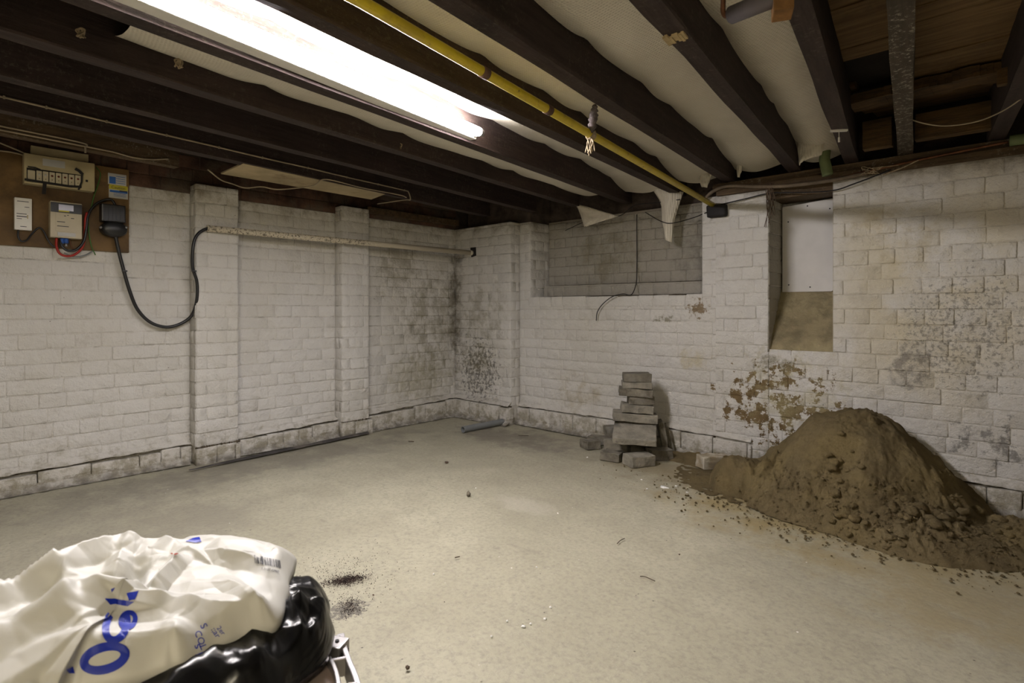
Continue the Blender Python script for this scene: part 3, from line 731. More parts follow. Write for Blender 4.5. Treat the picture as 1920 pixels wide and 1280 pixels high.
# consumer unit
cu = emp('consumer_unit', 111, 350, 'cream fuse box with a row of breakers and black tape', 'fuse box')
lw(45, 178, 296, 351, .022, .085, CREAM, 'casing', cu, .005)
lw(58, 166, 281, 296, .022, .050, CREAM, 'cable_trunking', cu, .002)
lw(80, 122, 300, 313, .085, .0858, WLAB, 'paper_label', cu, 0)
lw(50, 153, 321, 346, .085, .0875, BLKM, 'breaker_opening', cu, .001)
lw(52, 66, 319, 339, .0875, .094, METERW, 'main_switch', cu, .002)
for i in range(7):
    a = 68.5+i*12.1; yy = 320.0+i*1.45
    br = lw(a, a+10.4, yy, yy+21, .0875, .099, WLAB if i < 0 else METERW, 'breaker', cu, .0015)
    p = lwp(a+5.2, yy+7, .0992); MB().tube([p, p+Vector((.0012, 0, 0))], .0048, 14).obj('indicator', simple('breaker_red', (.12, .02, .01), .5, 0, 5, 0) if i == 2 else (WLAB if i < 2 else bpy.data.materials['breaker_red']), br, True)
    p = lwp(a+5.2, yy+14.5, .0992); MB().tube([p, p+Vector((.002, 0, 0))], .0018, 8).obj('button', BLKM, br, True)
lw(160.5, 165, 337, 341, .085, .0865, BLKM, 'small_switch', cu, 0)
def tape(pts, wd, d, name='tape'):
    P = [lwp(px, py, d) for px, py in pts]; mb = MB(); n = len(P); vs = []
    for i, p in enumerate(P):
        t = (P[min(i+1, n-1)]-P[max(i-1, 0)]).normalized(); u = t.cross(EX)
        vs += [p+u*wd/2, p-u*wd/2, p+u*wd/2+EX*.001, p-u*wd/2+EX*.001]
    fs = []
    for i in range(n-1):
        a, b = i*4, i*4+4; fs += [(a, a+1, b+1, b), (a+2, b+2, b+3, a+3), (a, b, b+2, a+2), (a+1, a+3, b+3, b+1)]
    mb.add(vs, fs+[(0, 2, 3, 1), (n*4-4, n*4-3, n*4-1, n*4-2)]); mb.obj(name, BLKM, cu)
tape([(46, 336), (90, 343), (130, 349), (150, 350)], .011, .0995)
tape([(52, 312), (66, 314), (76, 318)], .006, .1)
tape([(141, 316), (148, 320), (155, 327)], .014, .1)
tape([(154, 326), (153, 341), (147, 356)], .0075, .0998)
tape([(84, 343), (82, 364)], .015, .0865)
# smart meter style white box
wbx = emp('white_box', 42, 430, 'slim upright white wall box with printed lines, left of the meter', 'electrical box')
lw(27, 60, 371, 431, .022, .052, WHITE_P, 'casing', wbx, .003)
for (a, b, t, h) in ((32, 54, 377, 1.2), (46, 55, 388, 1), (31, 50, 400, 1.2), (31, 53, 405, 1.6), (31, 41, 409, 1), (38, 50, 424, 1.1)):
    lw(a, b, t, t+h, .052, .0524, INK, 'printed_line', wbx, 0)
lw(50.5, 53, 403, 410, .052, .0528, CREAM, 'indicator', wbx, 0)
# meter
mt = emp('electricity_meter', 124, 446, 'cream electricity meter with a display at its top and blue terminals', 'meter')
lw(94, 154, 379, 446, .022, .075, METERW, 'casing', mt, .004)
lw(95, 153.5, 381, 399, .075, .079, BLK, 'display_surround', mt, .001)
lw(110, 138, 384, 395, .079, .0805, simple('lcd_glass', (.30, .30, .36), .15, .05, 8, 0, spec=.6), 'display', mt, .0005)
lw(110, 130, 394.5, 397, .0805, .081, YLAB, 'display_label', mt, 0)
lw(104, 144, 400, 434, .075, .0765, METERW, 'front_plate', mt, .001)
lw(108, 142, 436, 443, .075, .080, WLAB, 'terminal_cover', mt, .001)
for (a, b, t) in ((107, 122, 415), (107, 129, 423.5), (133, 139, 409), (120, 124, 404), (126, 129, 403)): lw(a, b, t, t+1.3, .0765, .077, INK, 'printed_line', mt, 0)
for px in (116, 124):
    p = lwp(px, 446, .05); q_ = lwp(px, 456, .05); MB().tube([p, q_], .010, 12).obj('terminal', BLUE, mt, True)
    MB().tube([q_, lwp(px, 462, .05)], .006, 12).obj('terminal_screw', ALU, mt, True)
# labels
tg = emp('sticker', 220, 349, 'white sticker with a blue panel, top right of the board', 'sticker')
lw(202.5, 237, 326, 347, .022, .0235, WLAB, 'backing', tg, .0006); lw(205, 217, 331, 344, .0235, .0242, BLAB, 'blue_panel', tg, 0)
for i in range(4): lw(217.5, 235, 331.5+i*4, 332.4+i*4, .0235, .0242, BLAB, 'blue_line', tg, 0)
tg = emp('caution_sticker', 221, 372, 'yellow and white caution sticker below the blue one', 'sticker')
lw(204, 240, 350, 372, .022, .0235, WLAB, 'backing', tg, .0006); lw(204.5, 239.5, 347.5, 356, .0235, .0242, YLAB, 'yellow_panel', tg, 0)
lw(206, 239, 357.5, 361.5, .0235, .0242, BLAB, 'blue_band', tg, 0)
lw(224, 239, 357.8, 360, .0242, .0246, INK, 'printed_line', tg, 0)
for i in range(3): lw(213, 236, 363+i*2.4, 363.7+i*2.4, .0235, .0241, BLAB, 'printed_line', tg, 0)
def text_mesh(body, size, space=1.0):
    cu_ = bpy.data.curves.new('txt', 'FONT'); cu_.body = body; cu_.size = size; cu_.space_character = space; cu_.resolution_u = 4; cu_.fill_mode = 'FRONT'
    cu_.align_x = 'CENTER'; cu_.align_y = 'CENTER'
    ob = bpy.data.objects.new('txt', cu_); COL.objects.link(ob); dg = bpy.context.evaluated_depsgraph_get(); dg.update()
    me = bpy.data.meshes.new_from_object(ob.evaluated_get(dg)); bpy.data.objects.remove(ob); me.materials.clear(); return me
def wall_text(body, size, px, py, d, mat, parent):
    me = text_mesh(body, size); p = lwp(px, py, d)
    for v in me.vertices: v.co = Vector((0, v.co.x, v.co.y))+p
    link('lettering', me, mat, parent)
wall_text('Caution', .020, 222, 352.2, .0249, INK, tg)
# black cut-out
co = emp('cut_out', 213, 446, 'black main cut-out fuse head with two screws on the board', 'electrical box')
lw(190.5, 236, 383, 416, .022, .085, BLK, 'upper_housing', co, .006)
cpt = lwp(213, 430, .05); mb = MB(); n_ = 24
prof = [(-.05, 0), (-.052, .03), (-.05, .07), (-.02, .083)]
def ov(r, dd, z): return [Vector((XL+dd, cpt.y+r*math.cos(a)*1.06, z+.034*math.sin(a)*r/.055*1.25)) for a in [2*math.pi*k/n_ for k in range(n_)]]
rings = [ov(.056, .022, cpt.z), ov(.057, .06, cpt.z), ov(.052, .082, cpt.z), ov(.042, .09, cpt.z)]
mb.add([v for r in rings for v in r], [(i*n_+k, i*n_+(k+1) % n_, (i+1)*n_+(k+1) % n_, (i+1)*n_+k) for i in range(3) for k in range(n_)]+[tuple(range(3*n_, 4*n_))])
mb.obj('lower_housing', BLK, co, True)
for px in (189, 237):
    p = lwp(px, 426, .086); MB().tube([p-EX*.01, p+EX*.003], .0065, 12).obj('screw', ALU, co, True)
for i in range(5): lw(197+i*7, 199+i*7, 386, 414, .085, .087, BLK, 'rib', co, 0)
def cable(name, pts, r, mat, label=None, cat='cable', parent=None, n=8, **k):
    return MB().tube(spline(pts, n), r, 8).obj(name, mat, parent, True, label=label, cat=cat if parent is None else None, kind='thing' if parent is None else None, **k)
cable('black_cable', [lwp(34, 431, .045), lwp(34, 444, .05), lwp(40, 452, .05), lwp(50, 450, .045), lwp(60, 438, .035), lwp(73, 427, .03), lwp(82, 434, .035), lwp(90, 450, .04), lwp(99, 461, .045), lwp(110, 462, .05)], .0042, BLK, 'thin black lead from the white box up over a clip to the meter')
cable('red_cable', [lwp(106, 446, .045), lwp(106, 462, .05), lwp(112, 475, .055), lwp(126, 480, .058), lwp(142, 476, .055), lwp(155, 462, .052), lwp(159, 440, .05), lwp(160, 412, .05), lwp(163, 398, .05)], .0058, RED, 'red cable looping under the meter')
cable('black_cable', [lwp(113, 447, .05), lwp(116, 461, .058), lwp(128, 470, .06), lwp(144, 467, .06), lwp(157, 452, .056), lwp(162, 428, .054), lwp(165, 404, .05), lwp(176, 386, .045), lwp(192, 376, .045), lwp(208, 374, .05), lwp(216, 384, .05)], .0062, BLK, 'thick black cable from the meter over to the cut-out')
cable('green_cable', [lwp(180, 313, .03), lwp(188, 325, .03), lwp(184, 345, .03), lwp(176, 368, .03), lwp(172, 385, .028), lwp(166, 404, .028), lwp(166, 430, .03), lwp(171, 460, .034), lwp(179, 478, .036)], .0026, GREEN, 'thin green earth wire down the board')
cable('grey_cable', [lwp(120, 474, .04), lwp(140, 481, .04), lwp(160, 478, .035), lwp(175, 470, .03)], .0035, GREYP, 'short grey wire under the meter loop')
cable('brown_cable', [lwp(130, 446, .04), lwp(134, 462, .04), lwp(141, 470, .04)], .003, COPPER, 'short brown wire under the meter')
# big black cable loop into the conduit
X8 = XL+.06
ml = empty('supply_cable', lwp(215, 445, .05), 'thick black supply cable hanging in a big loop to the conduit', 'cable', kind='thing')
L_ = [lwp(216, 440, .06), lwp(222, 468, .055), lwp(230, 500, .05), lwp(243, 545, .045), lwp(258, 580, .04), lwp(282, 604, .04), lwp(312, 613, .04), lwp(340, 606, .045), lwp(360, 590, .06), on_x(369, 562, XP-.03), on_x(369, 528, XP-.02), on_x(361, 500, XP-.01), on_x(362, 462, XP), on_x(370, 440, XP), on_x(388, 428.5, XP+.0), on_x(402, 430, XP)]
MB().tube(spline(L_), .0088, 12).obj('sheath', BLK, ml, True)
for px, py, d in ((233, 508, .05), (363, 508, XP-XL)):
    p = lwp(px, py, d); MB().box((p.x-.004, p.y-.012, p.z-.004), (p.x+.014, p.y+.012, p.z+.004), bev=.002).obj('cable_clip', BLK, ml)

# ================================================================ CEILING CABLES
def side_pts(ji, lst, h, off=.004):     # points on the right side of joist ji, found by picture x
    p, q, d = J[ji]; sd = Vector((d.y, -d.x, 0)); out = []
    for px in lst:
        b = min((p.lerp(q, k/1500)+sd*(JW+off)+UP*h for k in range(1501)), key=lambda P_: abs(CX+F_PX*(P_-O).dot(RT)/max(.05, (P_-O).dot(FW))-px) if (P_-O).dot(FW) > .3 else 1e9)
        out.append(b)
    return out
cc = empty('clipped_cable', on_z(400, 260, ZB), 'long cream cable clipped along a dark joist above the left wall', 'cable', kind='thing')
run = side_pts(2, [-60, 8, 88, 200, 312, 410, 492, 578, 650, 709, 758], .048)
run = [p+UP*(random.uniform(-.002, .002)) for p in run]
end = run[-1]; dj = J[2][2]; sdj = Vector((dj.y, -dj.x, 0))
turn = [end+dj*.04-UP*.008, end+dj*.055-UP*.055, end+dj*.045-UP*.03-sdj*.06, end-UP*.029-sdj*.075]
back = [on_z(708, 382, ZB-.005)]
MB().tube(spline(run+turn[:2]+[end+dj*.04-UP*.054-sdj*.04]+back, 6), .0045, 8).obj('sheath', CABLE, cc, True)
for p in run[1:]:
    MB().box((p.x-.003, p.y-.0035, p.z-.0065), (p.x+.006, p.y+.0035, p.z+.0055), bev=.001).obj('cable_clip', CABLE, cc)
z5 = ZB-.008
cable('loose_cable', [on_z(390, 318, z5), on_z(414, 337, z5-.01), on_z(434, 344, z5-.02), on_z(460, 352, z5-.03), on_z(490, 350, z5-.03), on_z(520, 355, z5-.03), on_z(560, 352, z5-.02), on_z(590, 347, z5-.01), on_z(612, 336, z5), on_z(680, 352, z5), on_z(748, 365, z5), on_z(762, 370, z5)], .0038, CABLE, 'slack cream cable sagging below the pale ceiling panel')
XQ = .036
ca = [p_ for p_ in side_pts(1, [-60, 6, 60, 114, 160, 210, 250, 285, 316], .012)]; ca[-1] += UP*.02; ca[-3] -= UP*.008
cable('cream_cable', ca, .0042, CABLE, 'cream cable along the brown rail above the fuse box')
cable('cream_cable', [p+UP*.016 for p in ca[:4]]+[ca[4]+UP*.012, ca[4]-UP*.006, ca[4]-UP*.03], .0042, CABLE, 'upper cream cable turning down behind the fuse box top')
cable('cream_cable', [lwp(-20, 260, .03), lwp(20, 276, .03), lwp(48, 288, .03)], .004, CABLE, 'cream cable entering the fuse box from the left, upper')
cable('cream_cable', [lwp(-20, 280, .03), lwp(20, 285, .03), lwp(46, 291, .03)], .004, CABLE, 'cream cable entering the fuse box from the left, lower')

# ================================================================ BACK WALL FITTINGS
bp = [on_y(1497, 372, YR-.012) for _ in (0,)]
bw = empty('flue_board', on_y(1510, 548, YR-.02), 'white painted board closing the flue opening', 'board', kind='thing')
zt_, zb_ = on_y(1512, 378, YR-.03).z, on_y(1512, 547, YR-.03).z
mb = MB(); x0, x1 = NX0+.012, NX1-.004
pts = [(x0, zb_+.002), (x1-.05, zb_), (x1, zb_+.04), (x1, zt_+.004), (x0, zt_-.018)]
vs = [Vector((x, YR-.035, z)) for x, z in pts]+[Vector((x, YR-.018, z)) for x, z in pts]
mb.add(vs, [(0, 1, 2, 3, 4), (9, 8, 7, 6, 5)]+[(i, i+5, (i+1) % 5+5, (i+1) % 5) for i in range(5)]); mb.obj('panel', BOARDW, bw)
for px, py in ((1514, 386), (1519, 538), (1478, 416), (1479, 534), (1556, 391)):
    p = on_y(px, py, YR-.035); MB().tube([p, p-EY*.002], .004, 8).obj('nail_hole', BLKM, bw)
# black wires in and below the recess
cable('black_wire', [on_y(1194, 402, YR-.05), on_y(1194, 440, YR-.02), on_y(1194, 500, YR-.02), on_y(1193, 530, YR-.09), on_y(1184, 552, YB-.01), on_y(1168, 551, YB-.03), on_y(1148, 556, YB-.04), on_y(1130, 570, YB-.035), on_y(1120, 585, YB-.035), on_y(1118, 601, YB-.035)], .0032, BLK, 'thin black wire hanging in the recess and curling over its sill')
cable('black_wire', [on_y(1060, 432, YR-.06), on_y(1100, 415, YR-.1), on_y(1160, 405, YR-.12), on_y(1190, 385, YR-.13), on_y(1230, 380, YR-.14), on_y(1275, 374, YR-.16)], .0028, BLKM, 'thin dark wire across the top of the recess')
cable('black_wire', [on_y(1210, 398, YR-.1), on_y(1240, 415, YR-.16), on_y(1262, 418, YR-.17), on_y(1300, 408, YR-.1), on_y(1325, 398, YB-.03)], .0028, BLKM, 'sagging dark wire tied round the hanging insulation strip')
cable('dark_wire', [on_y(1345, 385, YB-.04), on_y(1400, 372, YB-.03), on_y(1445, 362, YB-.03), on_y(1500, 361, YB-.03), on_y(1562, 357, YB-.03), on_y(1600, 345, YB-.035), on_y(1640, 330, YB-.04), on_y(1670, 318, YB-.045)], .0035, BLKM, 'dark wire stretched across the top of the flue opening')
cable('pale_stick', [on_y(1655, 328, YB-.05), on_y(1690, 315, YB-.055), on_y(1722, 300, YB-.06)], .0035, STRING, 'pale thin stick wedged on the wall plate', 'stick')
mb = MB()
for i in range(10):
    a = on_y(1636+random.uniform(-12, 16), 322+random.uniform(-5, 5), YB-.05); mb.tube(spline([a, a+Vector((random.uniform(-.05, .05), -.01, random.uniform(-.012, .02))), a+Vector((random.uniform(-.08, .08), 0, random.uniform(-.01, .01)))], 5), .0018, 5)
mb.obj('wire_tangle', STRING, label='tangle of frayed wire beside the pale stick', cat='wire', kind='thing')
mb = MB()
for i in range(16):
    a = on_y(1440+random.uniform(-3, 12), 345+random.uniform(-4, 4), YB-.04); b = on_y(1446+random.uniform(-14, 9), 372+random.uniform(0, 55), YB-.035)
    mb.tube(spline([a, a.lerp(b, .5)+Vector((random.uniform(-.015, .015), -.01, 0)), b], 5), .0018, 5)
mb.obj('hanging_roots', simple('frayed_fibre', (.09, .06, .04), .9, .4, 60, .2), label='bunch of frayed brown fibres hanging beside the flue opening', cat='fibres', kind='thing')
# big cable curved along the wall plate
cable('lead_pipe', [on_y(1318, 378, YB-.03), on_y(1335, 360, YB-.035), on_y(1365, 349, YB-.04), on_y(1420, 350, YB-.04), on_y(1480, 348, YB-.04), on_y(1560, 338, YB-.04), on_y(1625, 325, YB-.04)], .010, simple('old_lead', (.17, .13, .09), .7, .3, 10, .3), 'old brown lead pipe bending along the wall plate', 'pipe')
cable('copper_pipe', [on_y(1580, 332, YB-.03), on_y(1640, 318, YB-.035), on_y(1760, 292, YB-.04), on_y(1890, 266, YB-.045)], .006, COPPER, 'thin copper pipe along the upper wall plate', 'pipe')
# thin wire sagging across the right joists
cable('sagging_wire', [at_Z(1676, 200, 2.5), at_Z(1690, 214, 2.35), at_Z(1720, 228, 2.3), at_Z(1770, 236, 2.25), at_Z(1830, 228, 2.2), at_Z(1880, 208, 2.1), at_Z(1925, 178, 2.0)], .0025, CABLE, 'thin pale wire sagging under the rightmost joists', 'wire')
# green clay pipes
gpz = empty('green_pipe', on_y(1550, 320, YB-.1), 'short green elbow pipe poking down left of the bare floorboards', 'pipe', kind='thing')
yg = YB-.09
MB().tube(spline([on_y(1552, 262, yg), on_y(1549, 280, yg), on_y(1546, 298, yg), on_y(1549, 315, yg), on_y(1552, 328, yg)]), .024, 16, rf=lambda t: .75+.35*math.sin(min(1, t*1.15)*math.pi*.62)).obj('elbow', GREENP, gpz, True)
cable('green_pipe', [on_y(1893, 264, YB-.04), on_y(1930, 259, YB-.04), on_y(2100, 240, YB-.04)], .024, GREENP, 'horizontal green pipe at the right edge on the wall plate', 'pipe', n=4)
# grey lagged pipe, copper elbow, rusty block at the top of the picture
g0 = at_Z(1372, 28, 1.38); g1 = at_Z(1461, -8, 1.26)
MB().tube([g0, g0.lerp(g1, .5), g1], .021, 20).obj('grey_pipe', GREYP2, smooth=True, label='short length of dark grey pipe between two joists at the top', cat='pipe', kind='thing')
cable('copper_elbow', [at_Z(1357, -40, 1.3), at_Z(1356, 0, 1.36), at_Z(1356, 22, 1.38), at_Z(1362, 30, 1.38), at_Z(1374, 27, 1.38)], .006, COPPER, 'thin tarnished copper elbow at the end of the grey pipe', 'pipe')
rb = at_Z(1468, 12, 1.27)
Mx = Matrix.Translation(rb) @ Matrix.Rotation(PHI-.35, 4, 'Z')
MB().box((-.022, -.03, -.02), (.020, .03, .03), Mx, bev=.003).obj('rusty_block', RUSTW, label='rusty square block against the joist by the grey pipe', cat='block', kind='thing')
# white bracket tag on the joist
tb = empty('hanging_tag', on_z(1574, 245, ZB), 'small white bracket with a hanging pull on a joist', 'tag', kind='thing')
p = on_z(1573, 244, ZB-.002); Mx = Matrix.Translation(p) @ Matrix.Rotation(PHI-.15, 4, 'Z')
MB().box((-.033, -.006, -.006), (.033, .006, .003), Mx).obj('bracket', WHITE_P, tb)
MB().tube([p, p-UP*.03], .0015, 6).obj('cord', WHITE_P, tb); MB().tube([p-UP*.03, p-UP*.05], .004, 8).obj('pull', WHITE_P, tb)
# ceiling cobweb tufts
for px, py, lab in ((153, 52, 'pale tuft of fluff on a joist at the top left'), (334, 110, 'pale tuft of fluff on a joist left of the tube'), (748, 268, 'pale hanging cobweb tuft below the tube end')):
    p = on_z(px, py, ZB+.04); mb = MB()
    for i in range(9): mb.tube(spline([p, p+Vector((random.uniform(-.01, .01),)*2+(-.008,)), p+Vector((random.uniform(-.012, .012), random.uniform(-.012, .012), -.028))], 4), .0022, 5)
    mb.obj('cobweb_tuft', STRING, label=lab, cat='cobweb', jitter=.004, jscale=60, kind='thing')

# ================================================================ STONE STACK
def stone(cx, cy, w, d, h, z, rz=0, rx=0, ry=0, mat=STONE, label='', Z=3.52, seed=0, name='stone_slab', taper=0):
    """cx,cy: picture point of the stone's centre; z: height of its centre"""
    c = at_Z(cx, cy, Z) if z is None else None
    if c is None:
        c = O+ray(cx, HY)*Z; c.z = z
    bm = bmesh.new(); bmesh.ops.create_cube(bm, size=1); bmesh.ops.subdivide_edges(bm, edges=bm.edges, cuts=3, use_grid_fill=True)
    for v in bm.verts:
        v.co = Vector((v.co.x*w*(1-taper*v.co.y), v.co.y*d, v.co.z*h)); nn = noise.noise_vector(v.co*22+Vector((seed*3.1, seed, 0)))
        v.co += nn*.006; v.co.z += noise.noise(v.co*40+Vector((seed, 0, 0)))*.002
    bmesh.ops.bevel(bm, geom=[e for e in bm.edges if e.calc_face_angle(0) > 1.0], offset=.0025, segments=1, affect='EDGES')
    me = bpy.data.meshes.new(name); bm.to_mesh(me); bm.free(); me.materials.append(mat)
    o = bpy.data.objects.new(name, me); COL.objects.link(o); o.location = c
    o.rotation_euler = (rx, ry, PHI+rz)
    return meta(o, label, 'stone', 'stack of dark stones against the back wall', 'thing')
Zs = 3.50
ST = [  # px centre, width, depth, height, bottom z, rot z, tilt, mat, label
    (1194, .165, .12, .050, .456, -.10, .0, STONE, 'topmost stone of the stack'),
    (1193, .175, .12, .040, .414, -.14, .0, STONE_L, 'second stone from the top of the stack'),
    (1192, .205, .13, .046, .366, -.20, .04, STONE, 'third stone from the top, sticking out to the left'),
    (1201, .150, .12, .048, .316, -.05, .0, STONE, 'fourth stone from the top, short and dark'),
    (1194, .190, .13, .050, .264, -.12, .05, STONE_L, 'fifth stone from the top, pale front'),
    (1190, .265, .15, .050, .210, -.15, .06, STONE_L, 'sixth stone from the top, long and tilted')]
for i, (px, w_, d_, h_, zb_, rz, ry, m, lab) in enumerate(ST):
    stone(px, 0, w_, d_, h_, zb_+h_/2, rz, 0, ry, m, lab, Zs, i)
stone(1190, 0, .25, .24, .040, .160, -.22, .27, .03, STONE_L, 'broad flat slab tipped forward beneath the stack', Zs-.12, 9)
stone(1150, 0, .10, .10, .060, .125, .2, 0, 0, STONE, 'small block tucked behind the broad slab on its left', 3.60, 10)
stone(1160, 0, .15, .14, .095, .048, -.5, 0, .0, STONE, 'dark block under the left end of the broad slab', 3.52, 11)
stone(1192, 0, .14, .12, .105, .053, .1, 0, 0, STONE, 'dark block in the middle under the broad slab', 3.56, 17)
stone(1222, 0, .10, .12, .10, .05, .2, 0, 0, STONE, 'block under the right end of the broad slab', 3.55, 18)
stone(1242, 0, .035, .12, .20, .105, -.1, 0, -.16, STONE, 'thin slab leaning upright on the right of the stack', 3.52, 12)
stone(1252, 0, .030, .12, .17, .088, -.1, 0, -.24, STONE, 'second thin slab leaning behind the upright one', 3.56, 13)
stone(1236, 0, .135, .10, .060, .030, .15, 0, 0, STONE, 'low block on the floor right of the stack', 3.40, 14)
stone(1198, 0, .155, .11, .062, .031, .35, 0, 0, STONE_L, 'pale block lying on the floor at the very front of the stack', 3.26, 15)
stone(1149, 0, .125, .10, .052, .026, -.6, 0, 0, STONE, 'small block on the floor left of the front block', 3.37, 16)
stone(1107, 0, .10, .10, .055, .027, .4, 0, 0, STONE, 'separate small block furthest left of the stack', 3.66, 19)
stone(1122, 0, .13, .06, .055, .028, -.45, 0, .0, STONE, 'thin brown-edged slab lying between the left block and the stack', 3.76, 20)
stone(1211, 0, .035, .03, .03, .015, .3, 0, 0, STONE, 'tiny stone chip wedged between the front blocks', 3.36, 21)
p = on_z(1343, 848, .0)
wst = stone(1340, 0, .19, .08, .070, .036, .25, 0, .04, LIMEST, 'low whitewashed stone on the floor between stack and sand heap', 3.20, 22)
wst['group'] = 'loose stones'

# ================================================================ SAND HEAP
PK = on_y(1598, 778, 3.02); pkx = PK.x
def heap(x, y):
    x, y = x+.035*N3(x*7, y*7, 1)+.012*N3(x*22, y*22, 5), min(y+.035*N3(x*7, y*7, 8)+.012*N3(x*22, y*22, 9), 3.4)
    dx, dy = x-pkx, y-3.02
    # main cone, steeper to the right
    rx = .54 if dx > 0 else .56; ry = .50
    r = math.sqrt((dx/rx)**2+(dy/ry if dy < 0 else dy/.9)**2)
    h = .60*max(0, 1-r)**1.12 if r < 1 else 0
    pl_ = .425-.35*r*r+.02*N3(x*7, y*7, 2); h = -math.log(math.exp(-45*h)+math.exp(-45*pl_))/45 if r < 1 else 0; h = max(h, 0)
    # left shoulder running along the wall
    r2 = math.sqrt(((x+.90)/.36)**2+((y-3.10)/.34)**2); h2 = .20*max(0, 1-r2)**.8
    # front lobe
    r3 = math.sqrt(((x+.40)/.42)**2+((y-2.72)/.25)**2); h3 = .15*max(0, 1-r3)**.8
    # lump at the left
    r4 = math.sqrt(((x+1.08)/.155)**2+((y-2.84)/.145)**2); h4 = .165*max(0, 1-r4**2.6)**.55
    # thin skirts
    r5 = math.sqrt(((x+.72)/.95)**2+((y-2.98)/.50)**2); h5 = .022*max(0, 1-r5)
    r6 = math.sqrt(((x+.02)/.38)**2+((y-2.98)/.26)**2); h6 = .075*max(0, 1-r6)**.7
    r7 = math.sqrt(((x+1.35)/.45)**2+((y-3.22)/.16)**2); h7 = .05*max(0, 1-r7)**.8
    k = 40; hs = [h, h2, h3, h4, h5, h6, h7]; m = max(hs); h = m+math.log(sum(math.exp(k*(q-m)) for q in hs))/k-math.log(len(hs))/k
    h = max(h, m*.98)
    if x > -1.08 and 1 <= r4 < 1.35: h -= .045*math.sin((r4-1)/.35*math.pi)*smooth01((x+1.08)/.05)
    if r4 < 1: h = max(h, h4+.02*N3(x*12, y*12, 2))
    if h > .004:
        a = smooth01(h/.05)
        h += a*(fbm(x*4, y*4, 2, 4)*.014+fbm(x*19, y*19, 7, 5)*.0085-.006*abs(N3(x*13+y*5, y*7, 4))*3)
        g = noise.cell(Vector((x*34, y*34, 1))); f = noise.voronoi(Vector((x*24, y*24, 3)))[0][0]; f2 = noise.voronoi(Vector((x*55, y*55, 7)))[0][0]
        w_ = smooth01((N3(x*4, y*4, 9)+.22)*2.4)*smooth01((.30-h)/.14)
        h += a*w_*(.024*max(0, 1-f*1.5)+.011*max(0, 1-f2*1.5))+a*.004*N3(x*70, y*70, 1)
        h += a*smooth01((h-.36)/.04)*.014*max(0, 1-noise.voronoi(Vector((x*22, y*22, 5)))[0][0]*1.7)
    return h
x0, x1, y0, y1 = -1.75, .32, 2.42, YB+.0; nx, ny = 480, 215
vs = []; idx = {}; fs = []
hh = [[heap(x0+(x1-x0)*i/nx, y0+(y1-y0)*j/ny) for i in range(nx+1)] for j in range(ny+1)]
sh = [[hh[j][i]-.004-.006*max(0, N3(i*.1, j*.1, 3)) for i in range(nx+1)] for j in range(ny+1)]
for j in range(ny):
    for i in range(nx):
        if max(sh[j][i], sh[j+1][i], sh[j][i+1], sh[j+1][i+1]) > 0.0:
            q = []
            for a, b in ((i, j), (i+1, j), (i+1, j+1), (i, j+1)):
                if (a, b) not in idx:
                    idx[(a, b)] = len(vs); vs.append((x0+(x1-x0)*a/nx, y0+(y1-y0)*b/ny, max(sh[b][a], -.006)))
                q.append(idx[(a, b)])
            fs.append(q)
me = bpy.data.meshes.new('sand_heap'); me.from_pydata(vs, [], fs); me.polygons.foreach_set('use_smooth', [True]*len(fs)); me.update()
link('sand_heap', me, SAND, label='large heap of brown sand against the back wall below the flue opening', cat='sand heap', kind='stuff')
# clods
def ico(r, seed, sub=2, name='clod', sq=.75):
    bm = bmesh.new(); bmesh.ops.create_icosphere(bm, subdivisions=sub, radius=r)
    for v in bm.verts: v.co += noise.noise_vector(v.co*(1.1/r)+Vector((seed, 0, 0)))*r*.55; v.co.z *= sq
    me = bpy.data.meshes.new(name); bm.to_mesh(me); bm.free(); me.polygons.foreach_set('use_smooth', [True]*len(me.polygons)); me.materials.append(SAND); return me
cl = [ico(1, i*5, 2) for i in range(6)]
rnd = random.Random(11); cnt = 0
spots = [(1832, 985, .026), (1865, 992, .016), (1725, 1010, .024), (1745, 1018, .018), (1760, 1022, .02), (1700, 1000, .022), (1690, 1012, .014), (1780, 1008, .018), (1805, 1000, .016), (1560, 965, .024), (1575, 975, .016), (1553, 958, .018), (1782, 1035, .012)]
for k in range(70):
    t = rnd.random(); px = 1540+330*t+rnd.uniform(-25, 25); py = 962+62*math.sin(min(1, t*1.3)*2.2)+rnd.uniform(-25, 14); spots.append((px, py, 0.007+.018*rnd.random()**2))
for px, py, r in spots:
    p = on_z(px, py, .01)
    if not (x0 < p.x < x1 and y0 < p.y < YB-.05): p = on_z(px, py, .0)
    z = max(0, heap(p.x, p.y)-.006) if p.y > y0 else 0
    o = bpy.data.objects.new('sand_clod', cl[cnt % 6]); COL.objects.link(o); o.location = (p.x, p.y, z+r*.45); o.scale = (r, r, r); o.rotation_euler = (0, 0, rnd.random()*6)
    meta(o, 'small crumbled clod of sand at the foot of the sand heap', 'clod', 'loose clods at the foot of the sand heap', 'thing'); cnt += 1
mb = MB(); base = ico(1, 3, 1); bv = [v.co.copy() for v in base.vertices]; bf = [tuple(p.vertices) for p in base.polygons]
for k in range(3500):
    x = rnd.gauss(-.45, .42); y = rnd.gauss(2.72, .16)
    if y > 3.2 or x > .25: continue
    h = heap(x, y)
    if h > .2: continue
    r = .0018+.006*rnd.random()**3; mb.add([v*r+Vector((x, y, max(0, h-.005)+r*.3)) for v in bv], bf)
mb.obj('sand_crumbs', SAND, smooth=True, label='fine crumbs of sand scattered round the heap', cat='sand', kind='stuff')

# ================================================================ FLOOR ITEMS
a = on_z(868, 806, .02); b = on_z(974, 785, .02)
MB().pipe(a+UP*.004, b+UP*.004, .0235, .0185, 24).obj('grey_pipe', GREYP, smooth=False, label='short length of grey plastic pipe lying on the floor near the corner', cat='pipe', kind='thing')
